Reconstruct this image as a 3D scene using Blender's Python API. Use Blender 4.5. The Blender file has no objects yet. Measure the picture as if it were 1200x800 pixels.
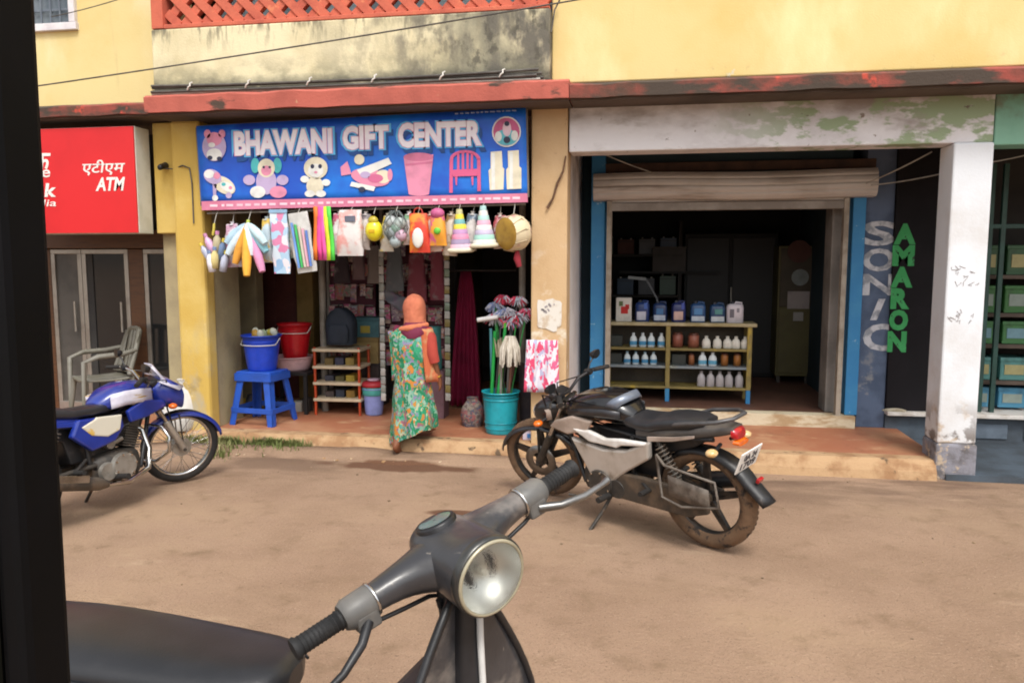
import bpy, bmesh, math, random
from mathutils import Vector as V, Matrix, Euler, noise
random.seed(7)
PI = math.pi
R = math.radians
C = bpy.context.scene.collection
# ------------------------------------------------------------------ camera, world, sun
EYE = V((0, 0, 1.66)); FPX = 910.0; PITCH = R(5.96); YAW = R(9.8)
sc = bpy.context.scene
cam = bpy.data.cameras.new('camera'); cam.sensor_width = 36; cam.lens = 36 * FPX / 1200
cam.clip_start = .02; cam.clip_end = 2000
cob = bpy.data.objects.new('camera', cam); C.objects.link(cob)
cob.location = EYE; cob.rotation_euler = (PI / 2 - PITCH, 0, YAW)
sc.camera = cob
SUN_EL, SUN_AZ = R(56), R(158)         # azimuth measured from +Y clockwise
w = bpy.data.worlds.new('World'); sc.world = w; w.use_nodes = True
nt = w.node_tree; nt.nodes.clear()
o_ = nt.nodes.new('ShaderNodeOutputWorld'); b_ = nt.nodes.new('ShaderNodeBackground')
s_ = nt.nodes.new('ShaderNodeTexSky'); s_.sky_type = 'NISHITA'; s_.sun_disc = False
s_.sun_elevation = SUN_EL; s_.sun_rotation = SUN_AZ; s_.dust_density = 4; s_.air_density = 1.2
h_ = nt.nodes.new('ShaderNodeHueSaturation'); h_.inputs['Saturation'].default_value = .22   # overcast: a nearly white sky
nt.links.new(s_.outputs[0], h_.inputs['Color']); nt.links.new(h_.outputs[0], b_.inputs[0])
b_.inputs[1].default_value = .15; nt.links.new(b_.outputs[0], o_.inputs[0])
sl = bpy.data.lights.new('sun', 'SUN'); sl.energy = 1.25; sl.angle = R(15); sl.color = (1, .95, .87)
so = bpy.data.objects.new('sun', sl); C.objects.link(so)
sd = V((math.sin(SUN_AZ) * math.cos(SUN_EL), math.cos(SUN_AZ) * math.cos(SUN_EL), math.sin(SUN_EL)))
so.rotation_euler = (-sd).to_track_quat('-Z', 'Y').to_euler(); so.location = (0, 0, 30)
sc.view_settings.view_transform = 'Standard'; sc.view_settings.look = 'None'
sc.view_settings.exposure = .64; sc.view_settings.gamma = 1
sc.cycles.max_bounces = 8; sc.cycles.diffuse_bounces = 5; sc.cycles.glossy_bounces = 4
sc.cycles.use_denoising = True
sc.cycles.pixel_filter_type = 'BLACKMAN_HARRIS'; sc.cycles.filter_width = 1.9

# ------------------------------------------------------------------ helpers
_f = V((-math.sin(YAW) * math.cos(PITCH), math.cos(YAW) * math.cos(PITCH), -math.sin(PITCH)))
_r = V((math.cos(YAW), math.sin(YAW), 0)); _u = _r.cross(_f)
def P(px, py, Y=None, z=None):
    """point of the place at a surveyed photo position, on the wall plane y=Y or the level z"""
    d = _f + _r * ((px - 600) / FPX) + _u * ((400 - py) / FPX)
    t = Y / d.y if Y is not None else (z - EYE.z) / d.z
    return EYE + d * t
def X(px, Y, py=350): return P(px, py, Y).x
def Z(py, Y, px=600): return P(px, py, Y).z

def lin(h):
    h = h.lstrip('#'); o = []
    for i in (0, 2, 4):
        c = int(h[i:i + 2], 16) / 255
        o.append(c / 12.92 if c <= .04045 else ((c + .055) / 1.055) ** 2.4)
    return (*o, 1)
MATS = {}
def mat(name, col, rough=.65, col2=None, vs=3., lo=.4, hi=.65, bump=0, bs=60, metal=0, dirt=None, coat=0, stretch=None, trans=0, ior=1.45, spec=.5, layers=()):
    """procedural material: base colour, a second tone by noise, dirt patches, fine relief.
    dirt / layers: (colour, noise scale, lo, hi, z0, z1, stretch)"""
    if name in MATS: return MATS[name]
    m = bpy.data.materials.new(name); m.use_nodes = True; n = m.node_tree.nodes; l = m.node_tree.links
    b = n['Principled BSDF']; b.inputs['Roughness'].default_value = rough; b.inputs['Metallic'].default_value = metal
    b.inputs['Specular IOR Level'].default_value = spec
    if coat: b.inputs['Coat Weight'].default_value = coat; b.inputs['Coat Roughness'].default_value = .12
    if trans: b.inputs['Transmission Weight'].default_value = trans; b.inputs['IOR'].default_value = ior
    tc = n.new('ShaderNodeTexCoord')
    def nz(scale, st=None, det=5, rgh=.6):
        t = n.new('ShaderNodeTexNoise'); t.inputs['Scale'].default_value = scale; t.inputs['Detail'].default_value = det
        t.inputs['Roughness'].default_value = rgh
        if st:
            mp = n.new('ShaderNodeMapping'); mp.inputs['Scale'].default_value = st
            l.new(tc.outputs['Object'], mp.inputs['Vector']); l.new(mp.outputs[0], t.inputs['Vector'])
        else: l.new(tc.outputs['Object'], t.inputs['Vector'])
        return t
    def rng(src, a, c):
        r = n.new('ShaderNodeMapRange'); r.interpolation_type = 'SMOOTHSTEP'
        r.inputs['From Min'].default_value = a; r.inputs['From Max'].default_value = c
        l.new(src, r.inputs['Value']); return r.outputs['Result']
    def mix(fac, a, c):
        x = n.new('ShaderNodeMix'); x.data_type = 'RGBA'
        l.new(fac, x.inputs['Factor'])
        if isinstance(a, tuple): x.inputs['A'].default_value = a
        else: l.new(a, x.inputs['A'])
        x.inputs['B'].default_value = c
        return x.outputs['Result']
    cur = lin(col)
    if col2: cur = mix(rng(nz(vs, stretch).outputs['Fac'], lo, hi), cur, lin(col2))
    for (dc, s, a, c, z0, z1, st) in ([dirt] if dirt else []) + list(layers):
        f = rng(nz(s, st).outputs['Fac'], a, c)
        if z0 is not None:
            axn = 'Z'
            if isinstance(z0, tuple): axn, z0 = z0
            sp = n.new('ShaderNodeSeparateXYZ'); l.new(tc.outputs['Object'], sp.inputs[0])
            g = n.new('ShaderNodeMapRange'); g.inputs['From Min'].default_value = z0; g.inputs['From Max'].default_value = z1
            l.new(sp.outputs[axn], g.inputs['Value'])
            # the patches spread where the band is near z1
            ad = n.new('ShaderNodeMath'); ad.operation = 'MULTIPLY'; l.new(f, ad.inputs[0]); l.new(g.outputs[0], ad.inputs[1]); f = ad.outputs[0]
        cur = mix(f, cur, lin(dc))
    if isinstance(cur, tuple): b.inputs['Base Color'].default_value = cur
    else: l.new(cur, b.inputs['Base Color'])
    if bump:
        bp = n.new('ShaderNodeBump'); bp.inputs['Strength'].default_value = bump; bp.inputs['Distance'].default_value = .02
        l.new(nz(bs, None, 6).outputs['Fac'], bp.inputs['Height']); l.new(bp.outputs[0], b.inputs['Normal'])
    MATS[name] = m; return m
def pattern(name, cols, scale=18, rough=.8, stretch=(1, 1, 1), rnd=1., bump=.1):
    """printed stuff: cells of the given colours"""
    if name in MATS: return MATS[name]
    m = bpy.data.materials.new(name); m.use_nodes = True; n = m.node_tree.nodes; l = m.node_tree.links
    b = n['Principled BSDF']; b.inputs['Roughness'].default_value = rough
    tc = n.new('ShaderNodeTexCoord'); mp = n.new('ShaderNodeMapping'); mp.inputs['Scale'].default_value = stretch
    l.new(tc.outputs['Object'], mp.inputs[0])
    no = n.new('ShaderNodeTexNoise'); no.inputs['Scale'].default_value = scale * .5; no.inputs['Detail'].default_value = 3
    l.new(mp.outputs[0], no.inputs['Vector'])
    ad = n.new('ShaderNodeVectorMath'); ad.operation = 'MULTIPLY_ADD'; ad.inputs[1].default_value = (.12 * rnd,) * 3
    l.new(no.outputs['Color'], ad.inputs[0]); l.new(mp.outputs[0], ad.inputs[2])
    vo = n.new('ShaderNodeTexVoronoi'); vo.inputs['Scale'].default_value = scale; l.new(ad.outputs[0], vo.inputs['Vector'])
    sp = n.new('ShaderNodeSeparateColor'); l.new(vo.outputs['Color'], sp.inputs[0])
    cr = n.new('ShaderNodeValToRGB'); cr.color_ramp.interpolation = 'CONSTANT'
    e = cr.color_ramp.elements
    while len(e) < len(cols): e.new(.5)
    for i, c in enumerate(cols): e[i].position = i / len(cols); e[i].color = lin(c)
    l.new(sp.outputs[0], cr.inputs[0]); l.new(cr.outputs[0], b.inputs['Base Color'])
    if bump:
        bp = n.new('ShaderNodeBump'); bp.inputs['Strength'].default_value = bump; bp.inputs['Distance'].default_value = .02
        l.new(no.outputs['Fac'], bp.inputs['Height']); l.new(bp.outputs[0], b.inputs['Normal'])
    MATS[name] = m; return m

ROADM = mat('dusty_road', '#9a7f69', .95, '#886e59', 1.0, .35, .7, .6, 55, layers=(('#6a5543', 130, .56, .7, None, None, None), ('#a48d76', 95, .58, .7, None, None, None), ('#a0866c', .5, .45, .75, None, None, (1, 1.6, 1)), ('#6a5442', .7, .56, .8, None, None, (.6, 1.4, 1)), ('#6b5444', .7, .5, .62, ('Y', 5.2), 6.1, (.7, 2, 1)), ('#b39a80', 2.2, .62, .8, None, None, (.6, 1.6, 1)), ('#776049', 5, .5, .85, None, None, None), ('#bba58c', 30, .68, .8, None, None, None), ('#5d4a3c', 45, .64, .76, None, None, None)))
# a damp patch on the road before the gift shop, with its own uneven outline
def damp(m, cx, cy, rx, ry):
    n = m.node_tree.nodes; l = m.node_tree.links; b = n['Principled BSDF']; src = b.inputs['Base Color'].links[0].from_socket
    tc = n.new('ShaderNodeTexCoord'); no = n.new('ShaderNodeTexNoise'); no.inputs['Scale'].default_value = 3.5; no.inputs['Detail'].default_value = 4; l.new(tc.outputs['Object'], no.inputs['Vector'])
    mp = n.new('ShaderNodeMapping'); mp.vector_type = 'POINT'; mp.inputs['Location'].default_value = (-cx / rx, -cy / ry, 0); mp.inputs['Scale'].default_value = (1 / rx, 1 / ry, 0); l.new(tc.outputs['Object'], mp.inputs[0])
    ln = n.new('ShaderNodeVectorMath'); ln.operation = 'LENGTH'; l.new(mp.outputs[0], ln.inputs[0])
    ad = n.new('ShaderNodeMath'); ad.operation = 'MULTIPLY_ADD'; ad.inputs[1].default_value = 1.6; l.new(no.outputs['Fac'], ad.inputs[0]); l.new(ln.outputs['Value'], ad.inputs[2])
    r = n.new('ShaderNodeMapRange'); r.interpolation_type = 'SMOOTHSTEP'; r.inputs['From Min'].default_value = 1.95; r.inputs['From Max'].default_value = 1.55; l.new(ad.outputs[0], r.inputs['Value'])
    x = n.new('ShaderNodeMix'); x.data_type = 'RGBA'; l.new(r.outputs[0], x.inputs['Factor']); l.new(src, x.inputs['A']); x.inputs['B'].default_value = lin('#62432f'); l.new(x.outputs['Result'], b.inputs['Base Color'])
_p = P(470, 545, z=0); damp(ROADM, _p.x, _p.y, .62, .13)
_p = P(545, 600, z=0); damp(ROADM, _p.x, _p.y, .28, .07)

class MB:
    def __init__(s): s.V = []; s.F = []; s.M = []; s.S = []
    def add(s, vs, fs, m=0, sm=False):
        k = len(s.V); s.V += [V(v) for v in vs]
        for f in fs: s.F.append([k + i for i in f]); s.M.append(m); s.S.append(sm)
        return s
    def box(s, x0, x1, y0, y1, z0, z1, m=0):
        vs = [(x, y, z) for z in (z0, z1) for y in (y0, y1) for x in (x0, x1)]
        return s.add(vs, [(0, 2, 3, 1), (4, 5, 7, 6), (0, 1, 5, 4), (2, 6, 7, 3), (0, 4, 6, 2), (1, 3, 7, 5)], m)
    def boxr(s, c, size, rot=(0, 0, 0), m=0):
        q = Euler(rot).to_matrix(); hx, hy, hz = (a / 2 for a in size)
        vs = [V(c) + q @ V((x, y, z)) for z in (-hz, hz) for y in (-hy, hy) for x in (-hx, hx)]
        return s.add(vs, [(0, 2, 3, 1), (4, 5, 7, 6), (0, 1, 5, 4), (2, 6, 7, 3), (0, 4, 6, 2), (1, 3, 7, 5)], m)
    def bar(s, a, b, w_, d_, up=(0, 0, 1), m=0):
        a, b = V(a), V(b); t = (b - a).normalized(); x = t.cross(V(up))
        if x.length < 1e-4: x = t.cross(V((0, 1, 0)))
        x.normalize(); y = x.cross(t)
        vs = [p + x * sx * w_ / 2 + y * sy * d_ / 2 for p in (a, b) for sx, sy in ((-1, -1), (1, -1), (1, 1), (-1, 1))]
        return s.add(vs, [(0, 1, 2, 3), (7, 6, 5, 4), (0, 4, 5, 1), (1, 5, 6, 2), (2, 6, 7, 3), (3, 7, 4, 0)], m)
    def tube(s, pts, r, n=8, m=0, cap=True):
        pts = [V(p) for p in pts]; rs = r if isinstance(r, (list, tuple)) else [r] * len(pts)
        rings = []; prev = None
        for i, p in enumerate(pts):
            t = (pts[min(i + 1, len(pts) - 1)] - pts[max(i - 1, 0)]).normalized()
            if prev is None:
                x = t.cross(V((0, 0, 1)))
                if x.length < 1e-3: x = t.cross(V((0, 1, 0)))
            else: x = prev - t * prev.dot(t)
            x.normalize(); prev = x; y = t.cross(x)
            rings.append([p + (x * math.cos(2 * PI * k / n) + y * math.sin(2 * PI * k / n)) * rs[i] for k in range(n)])
        return s.loft(rings, m, cap)
    def cyl(s, a, b, r0, r1=None, n=14, m=0): return s.tube([a, b], [r0, r0 if r1 is None else r1], n, m)
    def loft(s, rings, m=0, cap=True, sm=True):
        n = len(rings[0]); vs = [p for r in rings for p in r]; fs = []
        for i in range(len(rings) - 1):
            for k in range(n):
                fs.append((i * n + k, i * n + (k + 1) % n, (i + 1) * n + (k + 1) % n, (i + 1) * n + k))
        s.add(vs, fs, m, sm)
        if cap:
            s.add(rings[0], [tuple(range(n))], m); s.add(rings[-1], [tuple(range(n))], m)
        return s
    def lathe(s, prof, c=(0, 0, 0), n=20, m=0, q=None, cap=False):
        q = q or Matrix.Identity(3)
        rings = [[V(c) + q @ V((r * math.cos(2 * PI * k / n), r * math.sin(2 * PI * k / n), z)) for k in range(n)] for r, z in prof]
        return s.loft(rings, m, cap)
    def ell(s, c, r, n=16, k=10, q=None, m=0):
        q = q or Matrix.Identity(3); rings = []
        for i in range(k + 1):
            a = -PI / 2 + PI * min(max(i / k, .02), .98)
            rings.append([V(c) + q @ V((r[0] * math.cos(a) * math.cos(2 * PI * j / n), r[1] * math.cos(a) * math.sin(2 * PI * j / n), r[2] * math.sin(a))) for j in range(n)])
        return s.loft(rings, m, True)
    def prism(s, pts, off, m=0):
        pts = [V(p) for p in pts]; o = V(off); n = len(pts)
        fs = [tuple(range(n)), tuple(range(2 * n - 1, n - 1, -1))] + [(i, (i + 1) % n, n + (i + 1) % n, n + i) for i in range(n)]
        return s.add(pts + [p + o for p in pts], fs, m)
    def torus(s, c, ax, RR, r, n=40, k=10, m=0, sq=1.):
        ax = V(ax).normalized(); x = ax.orthogonal().normalized(); y = ax.cross(x); vs = []; fs = []
        for i in range(n):
            d = x * math.cos(2 * PI * i / n) + y * math.sin(2 * PI * i / n)
            for j in range(k):
                a = 2 * PI * j / k
                vs.append(V(c) + d * (RR + r * math.cos(a)) + ax * r * sq * math.sin(a))
        for i in range(n):
            for j in range(k):
                fs.append((i * k + j, i * k + (j + 1) % k, ((i + 1) % n) * k + (j + 1) % k, ((i + 1) % n) * k + j))
        return s.add(vs, fs, m, True)
    def strip(s, secs, thick, m=0):
        """sheet through rows of points, given a thickness along its normal"""
        n = len(secs[0]); vs = [V(p) for r in secs for p in r]; k = len(secs)
        fs = [(i * n + j, i * n + j + 1, (i + 1) * n + j + 1, (i + 1) * n + j) for i in range(k - 1) for j in range(n - 1)]
        nr = [V((0, 0, 0)) for _ in vs]
        for f in fs:
            nn = (vs[f[1]] - vs[f[0]]).cross(vs[f[3]] - vs[f[0]])
            for i in f: nr[i] += nn
        b = [v + (q.normalized() if q.length > 0 else V((0, 0, 1))) * thick for v, q in zip(vs, nr)]
        N = len(vs); al = fs + [tuple(i + N for i in reversed(f)) for f in fs]
        bd = [(j, j + 1) for j in range(n - 1)] + [((k - 1) * n + j + 1, (k - 1) * n + j) for j in range(n - 1)]
        bd += [((i + 1) * n, i * n) for i in range(k - 1)] + [(i * n + n - 1, (i + 1) * n + n - 1) for i in range(k - 1)]
        al += [(a, a + N, c + N, c) for a, c in bd]
        return s.add(vs + b, al, m, True)
    def xf(s, fn): s.V = [V(fn(v)) for v in s.V]; return s
    def build(s, name, mats, parent=None, bevel=0, label=None, sub=0, seg=2):
        me = bpy.data.meshes.new(name)
        me.from_pydata([tuple(v) for v in s.V], [], s.F)
        ms = mats if isinstance(mats, (list, tuple)) else [mats]
        for m in ms: me.materials.append(m)
        for p, mi, sm in zip(me.polygons, s.M, s.S): p.material_index = min(mi, len(ms) - 1); p.use_smooth = sm
        bm = bmesh.new(); bm.from_mesh(me); bmesh.ops.recalc_face_normals(bm, faces=bm.faces); bm.to_mesh(me); bm.free()
        o = bpy.data.objects.new(name, me); C.objects.link(o)
        if parent: o.parent = parent
        if bevel:
            md = o.modifiers.new('bevel', 'BEVEL'); md.width = bevel; md.segments = seg; md.limit_method = 'ANGLE'; md.angle_limit = R(40)
        if sub:
            md = o.modifiers.new('subd', 'SUBSURF'); md.levels = md.render_levels = sub
        if label: o['label'] = label
        return o
def tag(o, label=None, cat=None, group=None, kind=None):
    if label: o['label'] = label
    if cat: o['category'] = cat
    if group: o['group'] = group
    if kind: o['kind'] = kind
    return o
def thing(name, label, cat, loc=(0, 0, 0), rz=0, group=None, rot=None):
    o = bpy.data.objects.new(name, None); o.empty_display_size = .1; C.objects.link(o)
    o.location = loc; o.rotation_euler = rot or (0, 0, rz)
    return tag(o, label, cat, group)
KIDS = {}
def dup(root, loc, rz=None, label=None, group=None, scale=None):
    r = root.copy(); C.objects.link(r); r.location = loc
    if rz is not None: r.rotation_euler = (0, 0, rz)
    if scale: r.scale = scale
    if label: r['label'] = label
    if group: r['group'] = group
    for ch in [o for o in C.objects if o.parent == root]:
        c = ch.copy(); C.objects.link(c); c.parent = r
        for g in [o for o in C.objects if o.parent == ch]:
            d = g.copy(); C.objects.link(d); d.parent = c
    return r
def sell(x, cy, cz, ry, rz, n=20, e=2.5):
    """superellipse ring in the plane x"""
    o = []
    for k in range(n):
        a = 2 * PI * k / n; ca, sa = math.cos(a), math.sin(a)
        o.append(V((x, cy + ry * math.copysign(abs(ca) ** (2 / e), ca), cz + rz * math.copysign(abs(sa) ** (2 / e), sa))))
    return o
def hell(z, cx, cy, rx, ry, n=24, e=2.2, wob=0, ph=0, k=7):
    o = []
    for i in range(n):
        a = 2 * PI * i / n; ca, sa = math.cos(a), math.sin(a); f = 1 + wob * math.sin(k * a + ph)
        o.append(V((cx + rx * f * math.copysign(abs(ca) ** (2 / e), ca), cy + ry * f * math.copysign(abs(sa) ** (2 / e), sa), z)))
    return o
def text_mesh(s, wd, ht, m, name, parent, loc, rot=(PI / 2, 0, 0), ext=.004, bold=0., shear=0., fitw=True, label=None):
    cu = bpy.data.curves.new(name, 'FONT'); cu.body = s; cu.size = 1; cu.extrude = 0; cu.offset = bold; cu.shear = shear
    cu.align_x = 'CENTER'; cu.resolution_u = 3
    t = bpy.data.objects.new('tmp', cu); C.objects.link(t)
    bpy.context.view_layer.update()
    me = bpy.data.meshes.new_from_object(t.evaluated_get(bpy.context.evaluated_depsgraph_get()))
    bpy.data.objects.remove(t); bpy.data.curves.remove(cu)
    xs = [v.co.x for v in me.vertices]; ys = [v.co.y for v in me.vertices]
    cx, cy = (min(xs) + max(xs)) / 2, (min(ys) + max(ys)) / 2
    kx = wd / (max(xs) - min(xs)); ky = ht / (max(ys) - min(ys))
    if not fitw: kx = ky
    for v in me.vertices: v.co = ((v.co.x - cx) * kx, (v.co.y - cy) * ky, 0)
    bm = bmesh.new(); bm.from_mesh(me); r = bmesh.ops.extrude_face_region(bm, geom=bm.faces[:])
    bmesh.ops.translate(bm, verts=[g for g in r['geom'] if isinstance(g, bmesh.types.BMVert)], vec=(0, 0, ext))
    bmesh.ops.recalc_face_normals(bm, faces=bm.faces); bm.to_mesh(me); bm.free()
    me.name = name; me.materials.clear(); me.materials.append(m)
    for p in me.polygons: p.use_smooth = False; p.material_index = 0
    o = bpy.data.objects.new(name, me); C.objects.link(o); o.parent = parent; o.location = loc; o.rotation_euler = rot
    if label: o['label'] = label
    return o

# ------------------------------------------------------------------ materials
ROAD = ROADM
PLINTH = mat('red_oxide_floor', '#9c6246', .65, '#ab7c5c', 2.2, .4, .7, .1, 60, layers=(('#8a5a40', 5, .55, .75, None, None, None), ('#c4a07c', 3, .58, .78, None, None, (1, 2, 1))))
KERB = mat('worn_kerb_cement', '#b0906c', .9, '#94704f', 6, .4, .65, .4, 40, layers=(('#5c4a38', 9, .6, .7, None, None, None),))
YEL = mat('yellow_limewash', '#d9c78e', .85, '#d0b978', .8, .4, .7, .12, 70, layers=(('#e8dcb4', 1.1, .5, .75, None, None, (1, 1, .5)), ('#c0ac7c', 5, .6, .9, None, None, (2.2, 1, .18)), ('#9a8c6c', 14, .6, .8, 3.12, 3.0, (1.2, 1, .7))))
YELR = mat('deep_yellow_limewash', '#dcc488', .85, '#d2b670', .8, .4, .7, .12, 70, layers=(('#ead9a4', 1.1, .5, .75, None, None, (1, 1, .5)), ('#c4aa6c', 5, .6, .9, None, None, (2.2, 1, .18)), ('#9a8a64', 14, .6, .8, 3.15, 3.03, (1.2, 1, .7)), ('#cfc4a8', 7, .68, .72, None, None, None)))
OCHRE = mat('ochre_limewash', '#c4a350', .85, '#ceb368', 2, .4, .7, .15, 60, layers=(('#a9a08a', 3.2, .48, .64, 1.3, .2, (1.5, 1.5, .8)), ('#6f6350', 5, .56, .68, .9, .0, None), ('#ddd0ac', 6, .6, .7, 1.6, .3, None)))
GREYPL = mat('bare_beige_plaster', '#a49674', .9, '#8c8066', 3, .4, .7, .2, 60, layers=(('#62584a', 5, .56, .7, .9, 0, None),))
CREAM = mat('weathered_cream', '#ddd2ae', .9, '#c9bd97', 2, .4, .7, .2, 60, layers=(('#8a8672', 2.2, .34, .62, ('X', -2.3), -1.4, (1, 1, .7)), ('#68645a', 6, .38, .6, ('X', -2.8), -1.6, (1, 1, .6)), ('#57544a', 11, .5, .64, ('X', -2.2), -1.2, (1, 1, .7)), ('#8b866f', 3.2, .4, .62, 3.36, 3.1, (1, 1, 1.4)), ('#4e4c42', 2.4, .3, .5, 3.17, 3.07, (1, 1, 2.2)), ('#857f6a', 12, .5, .66, 3.35, 3.56, (1.6, 1, .3)), ('#5f5b4c', 5, .5, .64, 3.5, 3.58, (2.5, 1, .6))))
REDSL = mat('red_painted_slab', '#b86254', .85, '#a4564a', 3, .4, .7, .2, 50, layers=(('#4e3f36', 2.4, .56, .64, None, None, (1, 1, 3)), ('#b98d6c', 7, .66, .72, None, None, None)))
REDSL2 = mat('worn_red_slab', '#9a4c42', .9, '#5d4338', 1.8, .4, .6, .25, 50, layers=(('#4a4038', 1.6, .48, .58, None, None, (1, 1, 3)), ('#c05040', 5, .62, .7, None, None, None)))
TERRA = mat('red_lattice_paint', '#c4664e', .85, '#ae5644', 6, .4, .7, .2, 60, layers=(('#cf7a58', 9, .6, .7, None, None, None),))
WHITEP = mat('peeling_white_paint', '#dcdadc', .8, '#c4c0c2', 1.8, .4, .7, .2, 50, layers=(('#a39b98', 1.3, .42, .66, 2.6, 2.8, (1, 1, 2.5)), ('#6f5f55', 1.6, .42, .74, 2.68, 2.9, (1, 1, 1.6)), ('#93a383', 3.4, .5, .58, ('X', .4), 1.2, (1, 1, 2)), ('#9a918c', 2.6, .52, .7, None, None, (.6, 1, 1.4)), ('#6f645c', 4.6, .66, .7, None, None, (1, 1, 2)), ('#dcdadb', 6, .58, .66, 2.75, 2.54, (1, 1, 2)), ('#85786e', 14, .67, .72, None, None, None)))
COLW = mat('white_column_paint', '#d9dde2', .75, '#cccbcb', 2.4, .4, .7, .12, 50, layers=(('#a88f7c', 4, .52, .7, .9, .3, None), ('#5d5046', 5.5, .48, .56, .62, .25, None), ('#b9a58a', 8, .58, .66, .7, .1, None)))
COLB = mat('worn_column_base', '#83828a', .9, '#5f5b5c', 9, .4, .65, .4, 40, layers=(('#ad9c88', 12, .58, .66, None, None, None),))
BEIGE = mat('beige_pillar_paint', '#c7a880', .85, '#bb9a70', 2.4, .4, .7, .15, 60, layers=(('#d9cdb8', 5, .56, .68, 1.9, 1.2, None), ('#8f6f52', 8, .64, .72, None, None, None)))
SIDEPL = mat('stained_side_plaster', '#dcd7d4', .85, '#c9c2be', 1.8, .4, .7, .15, 50, layers=(('#6a574c', 2.2, .36, .62, 1.9, 2.6, None),))
DARKIN = mat('dark_interior', '#3a3836', .9, '#2e2c2c', 2, .4, .7)  # dark grey of the inner walls, tone varied by noise
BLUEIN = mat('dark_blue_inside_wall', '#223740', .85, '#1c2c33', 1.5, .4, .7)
BLUEP = mat('sky_blue_paint', '#2f7db3', .6, '#3a86b6', 5, .4, .7, .1, 50, layers=(('#8fb2c4', 12, .66, .72, None, None, None),))
GREYBL = mat('grey_blue_paint', '#56657e', .8, '#45536a', 4, .4, .65, .15, 50, layers=(('#8e8f8f', 5, .56, .66, 1.1, .4, None), ('#c9c39a', 14, .68, .72, .8, .3, None)))
BLACKP = mat('black_board_paint', '#141215', .75, '#1a171b', 4, .4, .7, spec=.2)
TEALW = mat('pale_teal_paint', '#7fae98', .8, '#6b9a86', 3, .4, .7, .1, 50, layers=(('#7a6a54', 3, .5, .64, 2.62, 2.9, None),))
SLATE = mat('dark_slate_cement', '#3a4148', .7, '#4a5560', 2.5, .42, .66, .15, 40)
GREYM = mat('grey_shutter_metal', '#c6c0ba', .5, '#b8b0a8', 2.5, .4, .7, .05, 40, metal=.2, layers=(('#84766a', 2, .5, .75, None, None, (.5, 1, 5)),))
ALU = mat('aluminium', '#a9a49c', .35, '#98928a', 8, .4, .7, metal=.7)
BROWN = mat('brown_laminate', '#5b3a20', .5, '#4b2f1a', 7, .4, .7, stretch=(1, 1, 8))
BLK = mat('black_paint', '#0b0b0d', .45, '#131316', 9)
RUBBER = mat('tyre_rubber', '#1c1a19', .85, '#2a2521', 12, .4, .7, .2, 80)
DUSTYR = mat('dusty_tyre_rubber', '#5b4634', .95, '#6f5640', 9, .4, .65, .25, 70, layers=(('#2b2420', 14, .55, .68, None, None, None),))
BLKPL = mat('black_plastic', '#19191b', .42, '#222225', 14, .45, .7, .05, 60, layers=(('#5a5048', 7, .62, .8, None, None, None),))
DKMET = mat('greasy_engine_metal', '#3a3734', .55, '#4d4740', 16, .4, .7, .15, 60, metal=.3, layers=(('#7a644e', 9, .55, .72, None, None, None),))
CHROME = mat('chrome', '#c9c9c9', .14, metal=1, col2='#b0aea8', vs=10)
SILVER = mat('silver_bike_paint', '#bdb6ae', .35, '#aaa197', 6, .4, .7, metal=.35, layers=(('#6f6050', 6, .56, .75, None, None, None),))
VINYL = mat('black_vinyl_seat', '#26272a', .36, '#2e2e31', 9, .4, .7, .06, 180)
REDL = mat('red_lens', '#b0101c', .15, '#8c0c16', 20, coat=.5)
ORL = mat('orange_lens', '#e06a10', .15, '#c95a08', 20, coat=.5)
GLASS = mat('lamp_glass', '#f2f4f0', .03, trans=1, ior=1.3)
WHITE = mat('white_print', '#e6e3de', .6, '#dcd8d2', 6)
WHPL = mat('white_plastic', '#d6d3cc', .4, '#c8c4bc', 6, .4, .7)
DGLASS = mat('dark_door_glass', '#1c1d1f', .12, '#242526', 2, coat=.3)
WIRE = mat('grey_wire', '#46423e', .6, '#5a5650', 8)
WIREW = mat('pale_wire', '#a9a59c', .6, '#8d8880', 8)
SKIN = mat('brown_skin', '#7a4a30', .55, '#6d402a', 10, .4, .7, .05, 60)
def plain(hexc, rough=.5, name=None, k=.86, coat=0, metal=0):
    name = name or 'paint_' + hexc.strip('#'); h = hexc.lstrip('#')
    h2 = '#' + ''.join('%02x' % int(int(h[i:i + 2], 16) * k) for i in (0, 2, 4))
    return mat(name, hexc, rough, h2, 7, .4, .75, coat=coat, metal=metal)
# ------------------------------------------------------------------ ground and floors
g = MB(); N = 60; xs = [-200, -60, -20] + [-12 + i * .45 for i in range(60)] + [20, 60, 200]; ys = [-200, -60, -15, -4] + [-1 + i * .35 for i in range(24)] + [14, 60, 200]
def gh(x, y):
    a = max(0, 1 - abs(x) / 14) * (1 if -2 < y < 6.0 else 0)
    return a * (.018 * noise.noise(V((x * .7, y * .7, 0))) + .008 * noise.noise(V((x * 2.3, y * 2.3, 3)))) - .012
vs = [(x, y, gh(x, y)) for y in ys for x in xs]; nx = len(xs)
g.add(vs, [(j * nx + i, j * nx + i + 1, (j + 1) * nx + i + 1, (j + 1) * nx + i) for j in range(len(ys) - 1) for i in range(nx - 1)], 0, True)
tag(g.build('ground', ROAD), kind='structure')
random.seed(3)
st = MB()
for i in range(300):
    x, y = random.uniform(-6, 6), random.uniform(1.2, 6.2); r = random.choice((.004, .005, .006, .008, .012)) * random.uniform(.6, 1.1)
    if random.random() < .35: y = random.uniform(5.6, 6.25)
    st.ell((x, y, gh(x, y) + r * .3), (r, r * random.uniform(.7, 1.2), r * .6), 6, 4)
tag(st.build('pebbles', mat('road_pebble', '#9b8468', .9, '#75614e', 3, .4, .6)), kind='stuff')
PZ = .13; FY = 6.28
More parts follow.
